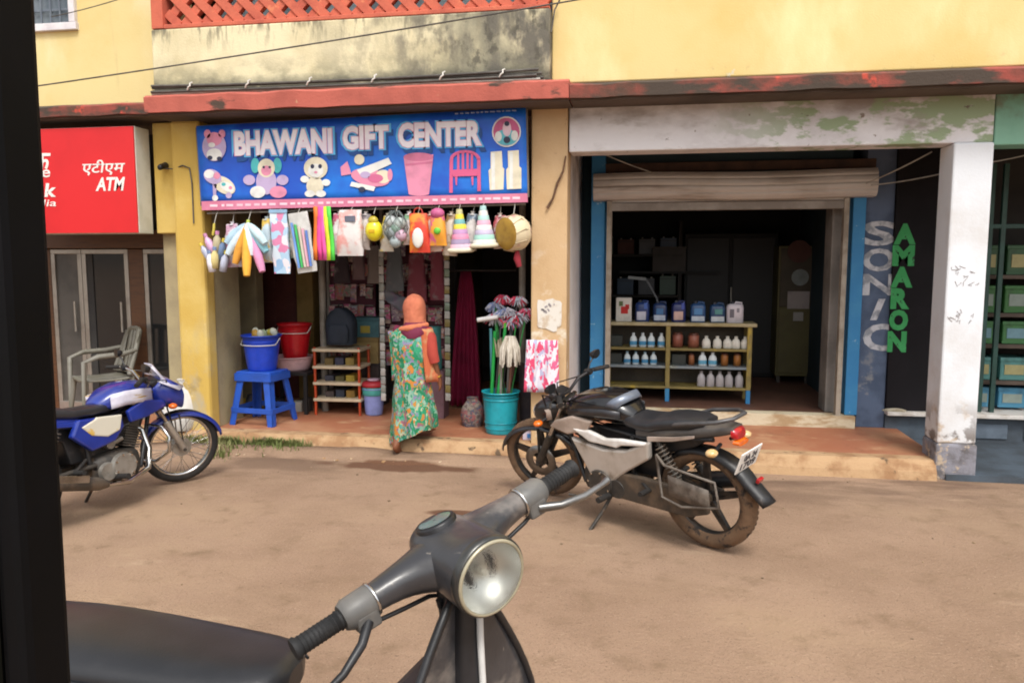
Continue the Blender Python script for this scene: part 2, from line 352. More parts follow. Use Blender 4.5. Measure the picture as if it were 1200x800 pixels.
f = MB(); f.box(-9, 2.28, FY + .1, 7.5, -.02, PZ); f.box(-9, -.9, 7.5, 11, -.02, PZ)
tag(f.build('porch_floor', PLINTH), kind='structure')
random.seed(5)
k = MB(); n = 44; sec = []
for i in range(n + 1):
    x = -9 + (2.21 + 9) * i / n; a = .018 * noise.noise(V((x * 2.1, 0, 5))); b = .015 * noise.noise(V((x * 3, 9, 5)))
    sec.append([V((x, FY - .05 + a, -.03)), V((x, FY - .03 + a, .05)), V((x, FY + a, PZ - .03 + b)), V((x, FY + .03 + a, PZ + .004 + b * .4)), V((x, FY + .16, PZ + .004)), V((x, FY + .16, -.03))])
k.loft(sec, 0, True, False)
tag(k.build('kerb', KERB), kind='structure')
bk_ = MB(); sec = []
for i in range(61):
    x = -4.7 + 4.1 * i / 60; e_ = max(0, math.sin(PI * i / 60)) ** .5; hh_ = e_ * (.05 + .02 * noise.noise(V((x * 2.3, 0, 8)))); w_2 = .2 + .1 * noise.noise(V((x * 1.7, 3, 8)))
    sec.append([V((x, 6.262, -.05)), V((x, 6.262, hh_ * 1.1)), V((x, 6.262 - w_2 * .45, hh_ * .55)), V((x, 6.262 - w_2, .004)), V((x, 6.262 - w_2 - .06, -.03))])
bk_.loft(sec, 0, True, True); tag(bk_.build('dirt_bank', ROAD), kind='structure')
f = MB(); f.box(2.28, 9, 6.27, 7.5, -.02, .035)
tag(f.build('side_floor', SLATE), kind='structure')
f = MB(); f.box(-.42, 1.86, 7.44, 11, -.02, .235)
tag(f.build('shop_floor', mat('brown_shop_floor', '#6a4a3c', .6, '#573c30', 3, .4, .7, .1, 50)), kind='structure')
f = MB(); f.box(-.52, 1.9, 7.41, 7.56, PZ, .243, 0)
tag(f.build('doorstep', mat('whitewashed_step', '#cbbfa4', .85, '#a98f6c', 3.5, .45, .62, .3, 50, stretch=(1, 1, 3))), kind='structure', label=None)

# ------------------------------------------------------------------ building
B = thing('shop_building', 'two storey yellow row building with red slab edge and open shop bays', 'building')
def bx(name, m, x0, x1, y0, y1, z0, z1, bevel=.008, parent=B, label=None):
    return MB().box(x0, x1, y0, y1, z0, z1).build(name, m, parent, bevel, label)
YF = 6.33
# upper storey
# left wall with window hole
wx0, wx1, wz0 = X(10, 6.45), P(86, 20, 6.45).x, P(86, 30, 6.45).z
u = MB(); u.box(-9, wx0, 6.45, 6.7, 3.0, 6.4); u.box(wx1, -4.1, 6.45, 6.7, 3.0, 6.4); u.box(wx0, wx1, 6.45, 6.7, 3.0, wz0); u.box(wx0, wx1, 6.45, 6.7, 4.9, 6.4)
u.build('upper_wall', YEL, B, label='paler yellow upper wall with the window')
bx('upper_wall', YELR, -.755, 9, 6.2, 6.5, 3.03, 6.4, .01, label='deep yellow upper wall over the open shop')
w_ = MB()
for a in ((wx0 - .05, wx1 + .05, wz0 - .045, wz0 + .02), (wx0 - .05, wx1 + .05, 4.88, 4.94), (wx1 - .02, wx1 + .04, wz0 + .02, 4.88), (wx0 - .04, wx0 + .02, wz0 + .02, 4.88)): w_.box(a[0], a[1], 6.41, 6.5, a[2], a[3])
wf = w_.build('window', mat('white_window_frame', '#d9d6d8', .6, '#c5c0c4', 4), B, .005)
pn = MB().box(wx0, wx1, 6.56, 6.57, wz0, 4.9).build('pane', mat('window_pane', '#59636c', .15, '#737d84', 3, .4, .6, coat=.3), wf)
gr = MB()
for i in range(1, 9): gr.cyl((wx0 + (wx1 - wx0) * i / 9, 6.52, wz0), (wx0 + (wx1 - wx0) * i / 9, 6.52, 4.9), .008, n=6)
for i in range(1, 6): gr.box(wx0, wx1, 6.525, 6.535, wz0 + i * .17 - .01, wz0 + i * .17 + .01)
gr.build('grille', mat('grille_iron', '#5b6470', .6, '#6f7880', 9), wf)
# balcony
bx('parapet', CREAM, -4.11, -.757, 6.1, 6.3, 3.02, 3.57, .012)
bx('balcony_floor', GREYPL, -4.1, -.76, 6.31, 7.6, 2.93, 3.03, 0)
bx('balcony_wall', mat('balcony_back_wall', '#7d8a90', .85, '#5f6a70', 1.5, .4, .65), -4.3, -.6, 7.5, 7.65, 3.0, 6.4, 0)
LZ0, LZ1, LX0, LX1 = 3.575, 4.5, -4.0, -.77
lf = MB(); lf.box(-4.105, LX0, 6.1, 6.28, LZ0, LZ1); lf.box(LX0, LX1, 6.11, 6.25, LZ0, LZ0 + .035); lf.box(LX0, LX1, 6.11, 6.25, LZ1, LZ1 + .08)
ls = lf.build('lattice_screen', TERRA, B, .006)
PT = .187
def clip(x0, sgn):
    # a diagonal x = x0 + sgn*(z-LZ0), clipped to the panel
    pts = []
    za, zb = LZ0 + .03, LZ1
    xa, xb = x0 + sgn * (za - LZ0), x0 + sgn * (zb - LZ0)
    lo_, hi_ = LX0 + .015, LX1 - .015
    t0, t1 = 0., 1.
    dx = xb - xa
    for bd, s_ in ((lo_, 1), (hi_, -1)):
        fa, fb = (xa - bd) * s_, (xb - bd) * s_
        if fa < 0 and fb < 0: return None
        if fa < 0: t0 = max(t0, fa / (fa - fb))
        if fb < 0: t1 = min(t1, fa / (fa - fb))
    if t1 - t0 < .06: return None
    return (xa + dx * t0, za + (zb - za) * t0), (xa + dx * t1, za + (zb - za) * t1)
for sgn in (1, -1):
    x = LX0 - 1.0 + (.03 if sgn < 0 else 0)
    while x < LX1 + 1.0:
        cpt = clip(x, sgn)
        if cpt:
            (a, b), (c_, d_) = cpt
            MB().bar((a, 6.175 + .006 * sgn, b), (c_, 6.175 + .006 * sgn, d_), .07, .056, up=(0, 1, 0)).build('lattice_bar', TERRA, ls)
        x += PT
# slab edge
e = MB(); n = 60
def slab(x0, x1, y0, z0, z1, m, name, lab):
    e = MB(); n = int((x1 - x0) / .11); sec = []
    for i in range(n + 1):
        x = x0 + (x1 - x0) * i / n; a = .012 * noise.noise(V((x * 2.7, 1, 2))); b = .012 * noise.noise(V((x * 3.7, 4, 2)))
        sec.append([V((x, y0 + a, z0 + b)), V((x, y0 - .01 + a, z1 - .02 + b)), V((x, y0 + .02, z1 + b * .5)), V((x, 6.6, z1)), V((x, 6.6, z0 + .01)), V((x, y0 + .05, z0 + .004))])
    e.loft(sec, 0, True, False); MB().box(x0 + .004, x1 - .004, y0 + .035, 6.6, z0 - .014, z0 + .002).build('slab_underside', mat('painted_shade_underside', '#5b4d44', .9, '#43382f', 2.2, .4, .7, .1, 40), B); return e.build(name, m, B, label=lab)  # dark brown sheet below the slab with the shade put into its colour
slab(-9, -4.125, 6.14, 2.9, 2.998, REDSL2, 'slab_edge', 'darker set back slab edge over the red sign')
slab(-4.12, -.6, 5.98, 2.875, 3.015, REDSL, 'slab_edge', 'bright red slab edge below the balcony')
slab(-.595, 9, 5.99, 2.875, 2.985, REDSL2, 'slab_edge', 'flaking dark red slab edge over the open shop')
bx('ceiling', mat('stained_ceiling', '#86786a', .9, '#665a50', 2, .4, .7), -9, 9, 6.6, 11.2, 2.88, 2.98, 0)
bx('roof', GREYPL, -9, 9, 6.1, 11.5, 6.4, 6.55, 0)
bx('rear_wall', GREYPL, -9, 9, 11.2, 11.4, -.02, 6.4, 0)
bx('end_wall', YEL, -9.2, -9.0, 6.35, 11.4, -.02, 6.4, 0); bx('end_wall', YEL, 9.0, 9.2, 6.35, 11.4, -.02, 6.4, 0)
# pillars, beam, column
bx('beam', WHITEP, -.63, 2.488, YF, 6.58, 2.52, 2.873, .012, label='peeling white beam over the open shop')
bx('beam', TEALW, 2.495, 9, YF + .01, 6.58, 2.5, 2.872, .01, label='pale teal beam right of the white column')
bx('column', COLW, 2.213, 2.487, 6.3, 6.585, .27, 2.519, .014)
bx('column_base', COLB, 2.203, 2.497, 6.285, 6.6, -.02, .27, .02)
bx('pillar', BEIGE, -.935, -.64, YF, 6.6, .0, 2.873, .012, label='beige pillar between the two shops')
bx('side_wall', SIDEPL, -.93, -.646, 6.602, 11.2, .0, 2.873, 0, label='stained plaster wall beside the porch')
bx('pillar', OCHRE, -4.13, -3.85, YF, 6.5, 0, 2.873, .03, label='stained ochre pillar left of the blue sign')
bx('pillar_back', GREYPL, -4.36, -3.87, 6.502, 6.95, 0, 2.873, .01)
bx('pillar', OCHRE, -4.36, -4.132, 6.42, 6.5, 1.9, 2.873, .01, label='ochre wall strip behind the red sign')
# right shop front (battery shop)
SY = 7.5
bx('jamb', BLUEP, X(692, SY), X(708, SY), SY - .02, SY + .3, .13, 2.873, .008, label='sky blue jamb left of the shelf')
bx('jamb', BLUEP, 1.815, X(1009, SY), SY - .04, SY + .3, .245, 2.4, .008, label='sky blue jamb right of the shop opening')
bx('wall_strip', GREYBL, X(1009, SY) + .003, X(1043, SY), SY, SY + .3, .13, 2.873, .004)
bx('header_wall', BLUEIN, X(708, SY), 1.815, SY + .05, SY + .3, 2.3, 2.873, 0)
ih = mat('yellowed_inner_jamb', '#85807a', .8, '#6f6a64', 3)
bx('inner_jamb', ih, X(968, 7.75), X(990, 7.6), 7.62, 7.9, .236, 2.3, .006)
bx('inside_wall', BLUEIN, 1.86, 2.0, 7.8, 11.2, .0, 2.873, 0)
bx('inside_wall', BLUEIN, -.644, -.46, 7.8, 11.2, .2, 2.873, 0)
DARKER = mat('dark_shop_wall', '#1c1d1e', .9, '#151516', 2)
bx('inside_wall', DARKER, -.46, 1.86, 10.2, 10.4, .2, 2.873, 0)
# black painted panel and ledge, right bay
bx('black_panel', BLACKP, X(1043, SY) + .003, 2.62, SY - .03, SY + .2, .3, 2.873, .004)
bx('ledge', mat('white_ledge', '#cfcbc6', .6, '#b5aca2', 6, .5, .7), X(1043, SY), 9, SY - .1, SY + .4, .262, .298, .006)
bx('ledge_base', SLATE, X(1043, SY) + .003, 9, SY - .02, SY + .3, .0, .262, .004)
bp = mat('bluegrey_panel', '#5f6b78', .7, '#4b5661', 4)
for i in range(3): bx('base_panel', bp, 2.72 + i * .62, 3.2 + i * .62, SY - .035, SY - .021, .07, .2, .004)
# right bay shelves (the crates are things of their own)
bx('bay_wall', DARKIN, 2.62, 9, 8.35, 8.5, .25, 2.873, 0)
GF = mat('dark_green_frame', '#1c3b35', .5, '#244a42', 5)
for px in (1157, 1172, 1245, 1320): bx('frame_post', GF, X(px, SY) - .02, X(px, SY) + .02, SY + .02, SY + .06, .298, 2.5, .004)
for py in (265,): bx('frame_rail', GF, X(1152, SY), 5, SY + .022, SY + .058, Z(py, SY, 1180) - .02, Z(py, SY, 1180) + .02, .004)
BAYZ = [Z(p, 7.75, 1180) for p in (476, 444, 402, 366, 322)]
for z in BAYZ[1:]: bx('shelf_board', mat('dark_shelf_board', '#57493f', .7, '#4a3d35', 6), 2.64, 6, 7.62, 8.34, z - .035, z, .003)
# atm bay
AY = 6.95
bx('header', BROWN, -9, -4.37, AY - .06, AY + .1, P(130, 291, AY).z, P(130, 270, AY).z, .006)
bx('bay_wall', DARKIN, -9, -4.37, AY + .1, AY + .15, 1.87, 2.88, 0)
dz1 = P(130, 292, AY).z
dgm = mat('grey_door_panel', '#55514c', .5, '#45423e', 3)
def door(x0, x1, lab, m=DGLASS):
    d = MB(); t = .045
    d.box(x0, x1, AY, AY + .05, dz1 - t, dz1); d.box(x0, x1, AY, AY + .05, PZ + .002, PZ + .1); d.box(x0, x0 + t, AY, AY + .05, PZ + .1, dz1 - t); d.box(x1 - t, x1, AY, AY + .05, PZ + .1, dz1 - t)
    o = d.build('glass_door', ALU, B, .004, lab)
    MB().box(x0 + t, x1 - t, AY + .02, AY + .03, PZ + .1, dz1 - t).build('pane', m, o)
    MB().cyl((x1 - t - .03, AY - .03, .95), (x1 - t - .03, AY - .03, 1.25), .012, n=8).build('handle', ALU, o)
xa = [X(p, AY) for p in (30, 62, 98, 152, 170, 211)]
door(xa[1], xa[2] - .005, 'grey panelled door leaf', dgm); door(xa[2], xa[3], 'dark glass door leaf in a bright frame'); door(xa[4], xa[5] + .25, 'narrow dark glass leaf beside the ochre pillar')
bx('door_post', BROWN, xa[0], xa[1] - .004, AY, AY + .06, PZ, dz1, .004); bx('door_post', BROWN, xa[3] + .004, xa[4] - .004, AY, AY + .06, PZ, dz1, .004)
bx('door_post', BROWN, -9, xa[0] - .01, AY + .03, AY + .09, PZ, dz1, 0)
# gift shop inside
GB = 8.05
mar = mat('maroon_door_paint', '#4a1d18', .6, '#5a2720', 4, .4, .7, .08, 40)
og = mat('dim_ochre_wall', '#8a7040', .85, '#74602f', 3)
bx('inside_wall', GREYPL, X(284, 7.7), X(305, 7.7), 7.62, 7.78, PZ, 2.88, .01, label='beige post left of the maroon door')
bx('inside_wall', og, X(352, GB), X(371, GB), GB - .1, GB + .1, PZ, 2.88, .01, label='ochre post right of the maroon door')
dd = bx('door', mar, X(304, GB), X(352, GB), GB, GB + .06, PZ, 2.5, .005)
for i in range(2):
    for j in range(2):
        a, b = X(304, GB), X(352, GB); ww = (b - a) / 2
        MB().box(a + i * ww + .05, a + (i + 1) * ww - .05, GB - .012, GB, .3 + j * 1.05, 1.2 + j * 1.05).build('door_panel', mar, dd, .008)
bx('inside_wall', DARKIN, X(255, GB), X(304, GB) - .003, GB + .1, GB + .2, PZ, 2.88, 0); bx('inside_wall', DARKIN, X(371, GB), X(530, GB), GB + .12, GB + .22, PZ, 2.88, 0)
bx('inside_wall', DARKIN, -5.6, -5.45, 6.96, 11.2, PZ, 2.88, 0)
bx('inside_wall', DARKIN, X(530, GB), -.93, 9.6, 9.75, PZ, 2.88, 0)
MB().cyl((X(378, 7.4), 7.4, PZ), (X(378, 7.4), 7.4, 2.88), .035, n=12).build('steel_post', mat('steel_post_paint', '#8b857b', .5, '#756e64', 6), B)
MB().cyl((X(612, 7.0), 7.0, PZ), (X(612, 7.0), 7.0, 2.88), .03, n=12).build('steel_post', MATS['steel_post_paint'], B)
# painted letters on the right shop wall
lt = mat('pale_painted_letters', '#c4c6cc', .8, '#8f949c', 9, .45, .6, layers=(('#5a6270', 9, .62, .68, None, None, None),)); lg = mat('green_painted_letters', '#2f8f4e', .7, '#3a9a58', 9, .45, .65, layers=(('#1c2a20', 16, .6, .66, None, None, None),))
for ch, y0, y1 in (('S', 259, 288), ('O', 291, 318), ('N', 321, 346), ('I', 350, 375), ('C', 379, 411)):
    a, b = P(1011, (y0 + y1) / 2, SY), P(1049 if ch != 'I' else 1037, (y0 + y1) / 2, SY)
    if ch == 'I': a = P(1020, (y0 + y1) / 2, SY)
    text_mesh(ch, (b.x - a.x), Z(y0, SY, 1025) - Z(y1, SY, 1025), lt, 'wall_letter', B, ((a.x + b.x) / 2, SY - .0005, (Z(y0, SY, 1025) + Z(y1, SY, 1025)) / 2), ext=.003, bold=.03, shear=.25 if ch == 'I' else 0)
for i, ch in enumerate('AMARON'):
    y0 = 262 + i * 25.2; y1 = y0 + 24.5
    wd = .16 if ch not in 'AM' else .185
    text_mesh(ch, wd, Z(y0, SY - .03, 1055) - Z(y1, SY - .03, 1055), lg, 'wall_letter', B, (X(1056.5 - i * .6, SY - .03), SY - .0305, (Z(y0, SY - .03, 1055) + Z(y1, SY - .03, 1055)) / 2), ext=.004, bold=.06)
# scribbles on the column, flaked paint
sb = MB(); random.seed(11)
for (px, py, n, a) in ((1130, 322, 12, 12), (1128, 372, 9, 5)):
    for i in range(n):
        c = P(px + random.uniform(-13, 13), py + random.uniform(-a, a), 6.298); c2 = c + V((random.uniform(-.04, .04), 0, random.uniform(-.04, .04))); c3 = c2 + V((random.uniform(-.03, .03), 0, random.uniform(-.03, .03)))
        sb.tube([c, c2, c3], .0022, 4)
sb.build('scribble', mat('faded_marker', '#97908e', .9, '#a8a2a0', 9), B)
# roll shutter
T = thing('roll_shutter', 'rolled up grey metal shutter box hanging in the porch', 'shutter', (0, 0, 0))
x0, x1 = X(694, 7.35), X(1022, 7.35); zt, zb = Z(200, 7.35, 860), Z(233, 7.35, 860)
ring = []
for j in range(25):
    th = -PI / 2 + PI * j / 24; ring.append((7.40 - .085 * math.cos(th) ** .7 + (.006 if j % 4 == 0 else 0), (zb + zt) / 2 + (zt - zb) / 2 * math.sin(th) * 1.0))
ring += [(7.49, zt + .002), (7.49, zb - .002)]
m_ = MB(); nn = 10
m_.loft([[V((x0 + (x1 - x0) * i / nn, a + .004 * noise.noise(V((i, a, b))), b + .008 * math.sin(i * .8))) for a, b in ring] for i in range(nn + 1)], 0, True, False)
m_.build('shutter_box', GREYM, T, .006)
MB().box(X(712, 7.46), X(990, 7.46), 7.43, 7.49, Z(246, 7.46, 860), Z(236, 7.46, 860) - .004).build('bottom_rail', mat('rail_metal', '#979088', .55, '#7f776f', 4), T, .006)
for i in range(3): MB().box(X(712, 7.46), X(990, 7.46), 7.45, 7.47, Z(236, 7.46, 860) + i * .05, Z(236, 7.46, 860) + i * .05 + .046).build('shutter_slat', GREYM, T, .006)
MB().box(X(710, 7.45), X(716, 7.45), 7.42, 7.5, .244, zb).build('guide_rail', mat('guide_cream', '#a39a8c', .6, '#857a6c', 5), T, .003)
MB().box(X(984, 7.45), X(990, 7.45), 7.42, 7.5, .244, zb).build('guide_rail', MATS['guide_cream'], T, .003)
bx('lintel', mat('rusty_lintel', '#4e382c', .8, '#3b2c25', 4), x0 - .02, x1 + .02, 7.49, 7.54, zt + .02, zt + .1, .004)

# ------------------------------------------------------------------ red bank sign
T = thing('bank_sign', 'red lightbox sign with white Hindi and ATM lettering', 'sign', (0, 0, 0))
rd = mat('red_sign_face', '#cf1f24', .35, '#c41b20', 1.5, .4, .7); sx1 = -4.392
MB().box(-6.0, sx1, 6.2, 6.215, 1.90, 2.81).build('sign_face', rd, T, .002)
MB().box(-5.998, sx1 + .004, 6.216, 6.415, 1.895, 2.815).build('sign_case', mat('white_sign_case', '#cfd0c6', .5, '#bfc0b4', 5), T, .006)
def atext(s, px0, px1, py0, py1, **k):
    a, b = P(px0, (py0 + py1) / 2, 6.2), P(px1, (py0 + py1) / 2, 6.2); zz = (Z(py0, 6.2, px0) + Z(py1, 6.2, px0)) / 2
    text_mesh(s, b.x - a.x, Z(py0, 6.2, px0) - Z(py1, 6.2, px0), WHITE, 'lettering', T, ((a.x + b.x) / 2, 6.1995, zz), ext=.003, **k)
atext('एटीएम', 97, 147, 188, 206, bold=.012, shear=.15); atext('ATM', 112, 147, 208, 224, bold=.03, shear=.25)
atext('क', 40, 60, 180, 200, bold=.02, shear=.15); atext('e', 49, 59, 199, 208, bold=.01, shear=.1); atext('k', 52, 66, 215, 231, bold=.03, shear=.15); atext('dia', 45, 66, 234, 242, bold=.005, shear=.15)

# ------------------------------------------------------------------ gift shop banner
BY = 6.24
T = thing('shop_banner', 'blue BHAWANI GIFT CENTER banner with pink bottom stripe', 'banner', (0, 0, 0))
q = [P(230, 148, BY), P(616, 126, BY), P(618, 236, BY), P(237, 246, BY)]
bl = mat('banner_blue', '#164fba', .5, '#1478d8', .8, .42, .6, layers=(('#1a369c', .7, .4, .6, ('X', -2.7), -3.7, None), ('#1a3ca6', .7, .4, .6, ('X', -1.7), -1.0, None)))
PXQ = [(230, 148), (616, 126), (618, 231), (236, 240)]
def sag(px, py): return (BY, )
def quad(name, pts, m, Y0, t, parent=None):
    MB().prism([P(a, b, Y0) for a, b in pts], (0, t, 0)).build(name, m, parent or T)
# the sheet with slight ripples
sh = MB(); rows = []
for j in range(9):
    v = j / 8; rr = []
    for i in range(33):
        t = i / 32; a = V(PXQ[0]).lerp(V(PXQ[1]), t); b = V(PXQ[3]).lerp(V(PXQ[2]), t); p = a.lerp(b, v); rr.append(P(p.x, p.y, BY + .0045 * math.sin(t * 40) * v))
    rows.append(rr)
sh.strip(rows, .004); sh.build('banner_sheet', bl, T)
fr = MB(); 
for a, b in (((232, 150), (616, 128)), ((236, 240), (618, 231)), ((232, 150), (238, 240)), ((616, 128), (618, 231)), ((420, 137), (424, 236))): fr.bar(P(*a, BY + .03), P(*b, BY + .03), .03, .03)
fr.build('banner_frame', mat('frame_tube', '#7a7268', .6, '#655d54', 6), T)
quad('pink_stripe', [(236, 236), (618, 226.5), (618.5, 237), (236.5, 246.5)], mat('banner_pink', '#cf7f9a', .55, '#c4708c', 4), BY - .0105, .004)
d_ = MB(); random.seed(2); x = 246
while x < 608:
    wd = random.uniform(3, 9); y = 241.2 - (x - 237) * .0255
    d_.prism([P(x, y - 1.3, BY - .012), P(x + wd, y - 1.3, BY - .012), P(x + wd, y + 1.4, BY - .012), P(x, y + 1.4, BY - .012)], (0, .001, 0)); x += wd + random.uniform(2, 5)
d_.build('stripe_print', mat('pale_stripe_print', '#e8ccd6', .6, '#dcb8c6', 5), T)['kind'] = 'stuff'
d_ = MB(); x = 533
while x < 606:
    wd = random.uniform(2, 6); y = 133.5 - (x - 533) * .055
    d_.prism([P(x, y - 1, BY - .01), P(x + wd, y - 1, BY - .01), P(x + wd, y + .6, BY - .01), P(x, y + .6, BY - .01)], (0, .003, 0)); x += wd + 2
d_.build('small_print', mat('small_print_grey', '#8d9cc4', .6, '#7d8cb6', 5), T)['kind'] = 'stuff'
lw = mat('banner_letter_white', '#ece8ee', .55, '#e0d6e2', 4); lp = mat('banner_letter_edge', '#d79ab4', .55, '#c98aa6', 4); lsdw = mat('banner_letter_shadow', '#174a8c', .55, '#143f7a', 4); lh = mat('banner_letter_glow', '#5ab4e6', .55, '#4aa4da', 4)
wd_ = (('BHAWANI', 276, 389, 153, 181, 154.5), ('GIFT', 403, 455, 148, 175, 148), ('CENTER', 468, 564, 143.5, 172, 145))
for s, x0_, x1_, y0, y1, yy in wd_:
    for dx, dy, m, dep, bo, nm in ((4, 6, lsdw, .0085, .056, 'letter_shadow'), (0, 0, lh, .010, .105, 'letter_glow'), (0, 0, lp, .0115, .066, 'letter_edge'), (0, 0, lw, .0125, .046, 'lettering')):
        ex = {.056: 2.5, .105: 4.0, .066: 1.5, .046: .5}[bo]
        a, b = P(x0_ + dx - ex, (y0 + y1) / 2 + dy, BY), P(x1_ + dx + ex, (y0 + y1) / 2 + dy, BY)
        h = Z(y0 - ex * .6, BY, x0_) - Z(y1 + ex * .6, BY, x0_)
        c = (a + b) / 2
        tt = text_mesh(s, b.x - a.x, h, m, nm, T, (c.x, BY - dep + .002, c.z), ext=.001, bold=bo)
        tt.rotation_euler = (PI / 2, -.0035, 0)
# printed pictures
def ell_px(cx, cy, rx, ry, m, lay, name='printed_picture', rot=0, n=22, parent=None):
    pts = []
    for i in range(n):
        a = 2 * PI * i / n; x, y = rx * math.cos(a), ry * math.sin(a)
        pts.append((cx + x * math.cos(rot) - y * math.sin(rot), cy + x * math.sin(rot) + y * math.cos(rot)))
    return pts, m, lay
def poly(pts, m, lay): return pts, m, lay
def picture(name, shapes, lab):
    ms = []; mb = MB()
    for pts, m, lay in shapes:
        if m not in ms: ms.append(m)
        Yp = BY - .008 - lay * .0011
        mb.prism([P(a, b, Yp) for a, b in pts], (0, .001, 0), ms.index(m))
    return mb.build(name, ms, T, label=lab)
def pc(h): return plain(h, .55, 'print_' + h.strip('#'))
E_ = ell_px
pk, cr, lil, wht, dk, teal, sky = pc('#d98aa6'), pc('#dcd4bc'), pc('#b7a4c8'), pc('#dfe0dc'), pc('#2a2f4a'), pc('#49b0b4'), pc('#8fc4e6')
picture('printed_toy', [E_(251, 172, 14, 17, lil, 1), E_(251, 163, 9, 8, pk, 2), E_(243, 157, 4, 5, pk, 2), E_(260, 157, 4, 5, pk, 2), E_(251, 181, 9, 7, wht, 2), E_(246, 185, 3, 2.5, dk, 3), E_(257, 186, 3, 2.5, dk, 3), E_(248, 170, 4, 3, wht, 3)], 'lilac and pink toy picture at the top left')
picture('printed_toy', [E_(262, 217, 15, 9, cr, 1, rot=.55), E_(249, 207, 11, 8, lil, 2, rot=.5), E_(245, 204, 6, 5, wht, 3), E_(254, 206, 4, 4, pk, 3), E_(266, 219, 9, 5, wht, 2, rot=.5), E_(262, 216, 2.5, 2, teal, 3), E_(270, 220, 2, 2, pk, 3), poly([(249, 212), (254, 216), (253, 234), (250, 234)], lil, 1), E_(252, 232, 3.5, 3.5, wht, 2), E_(268, 229, 3.5, 3.5, lil, 2), poly([(256, 212), (262, 211), (270, 228), (266, 229)], lil, 1)], 'pale pram toy picture below it')
picture('printed_toy', [E_(312, 213, 12, 15, lil, 1), E_(312, 197, 10, 11, cr, 2), E_(299, 194, 5, 9, teal, 1), E_(325, 194, 5, 9, teal, 1), E_(312, 200, 6, 6, pk, 3), E_(292, 211, 7, 6, lil, 2), E_(331, 211, 7, 6, lil, 2), E_(302, 225, 9, 7, wht, 3), E_(326, 225, 10, 7, pk, 3), E_(309, 196, 1.5, 1.5, dk, 4), E_(316, 196, 1.5, 1.5, dk, 4)], 'pastel seated soft toy picture')
picture('printed_toy', [E_(370, 197, 14, 13, cr, 1), E_(369, 218, 10, 11, cr, 1), E_(357, 210, 5, 4, wht, 2), E_(382, 214, 5, 4, wht, 2), E_(363, 227, 6, 4, wht, 2), E_(376, 227, 6, 4, wht, 2), E_(370, 200, 9, 8, wht, 2), E_(366, 195, 2.2, 2.6, dk, 3), E_(375, 195, 2.2, 2.6, dk, 3), E_(370, 202, 2, 1.5, pk, 3)], 'cream baby doll picture')
picture('printed_toy', [E_(434, 208, 23, 10, pk, 1, rot=.18), poly([(418, 199), (455, 185), (459, 192), (424, 208)], wht, 2), E_(421, 187, 6, 6, cr, 1), poly([(399, 196), (407, 189), (412, 204), (400, 206)], pk, 2), E_(449, 207, 9, 8, cr, 2), E_(457, 205, 3, 7, pk, 3), E_(428, 205, 6, 4, lil, 3), E_(440, 209, 9, 5, pc('#c8668e'), 3), poly([(412, 213), (440, 219), (438, 224), (410, 218)], wht, 2), E_(424, 222, 4, 3, dk, 3)], 'pink and white toy aeroplane picture')
picture('printed_bucket', [poly([(473, 184), (508, 181), (503, 226), (479, 228)], pk, 1), E_(490.5, 184, 17.5, 5, pc('#c76f90'), 2), E_(491, 227, 12, 2.5, pk, 1), poly([(475, 192), (507, 189), (507, 191.5), (475.5, 194.5)], pc('#c76f90'), 2)], 'pink bucket picture')
chp = pc('#d15a86'); arc = [(527 + 17 * 0, 0)]
co = [(545 + 18 * math.cos(PI + PI * i / 12), 187 + 11 * math.sin(PI + PI * i / 12)) for i in range(13)]; ci = [(545 + 14 * math.cos(PI + PI * i / 12), 187 + 8 * math.sin(PI + PI * i / 12)) for i in range(13)]
sh_ = [poly([co[i], co[i + 1], ci[i + 1], ci[i]], chp, 1) for i in range(12)]
sh_ += [poly([(527, 187), (531, 187), (530.5, 226), (526.5, 226)], chp, 1), poly([(559, 186), (563, 186), (563.5, 224), (559.5, 224)], chp, 1), poly([(531, 199), (559, 198), (560, 206), (530, 207)], chp, 1)]
for xx in (537, 542.5, 548, 553): sh_.append(poly([(xx - 1.4, 179), (xx + 1.4, 179), (xx + 1.4, 199), (xx - 1.4, 199)], chp, 1))
for xx in (534, 553): sh_.append(poly([(xx - 1, 207), (xx + 2, 207), (xx + 1.5, 217), (xx, 217)], chp, 1))
picture('printed_chair', sh_, 'pink plastic chair picture')
picture('printed_flask', [poly([(575, 178), (588, 177), (589, 196), (591, 198), (590, 222), (574, 223), (572.5, 200), (575, 197)], cr, 1), poly([(576, 179), (580, 179), (580, 222), (576, 222)], wht, 2)], 'left cream flask picture')
picture('printed_flask', [poly([(595, 177), (608, 176), (608.5, 195), (611, 197), (611, 221), (594, 222), (593, 199), (595.5, 196)], cr, 1), poly([(597, 178), (601, 178), (601, 221), (597, 221)], wht, 2)], 'right cream flask picture')
picture('printed_emblem', [E_(593.5, 154.5, 17, 18, wht, 1), E_(593.5, 154.5, 15.5, 16.5, pc('#c25a86'), 2), E_(593.5, 161, 13, 9.5, pc('#5fb9c9'), 3), E_(594, 151, 5, 9, pc('#e0c4d0'), 4), E_(594, 145, 3, 3, dk, 5), E_(584, 160, 4, 6, wht, 4), E_(603, 159, 4, 6, wht, 4), E_(594, 164, 4, 4, dk, 5)], 'round pink and blue emblem at the top right')

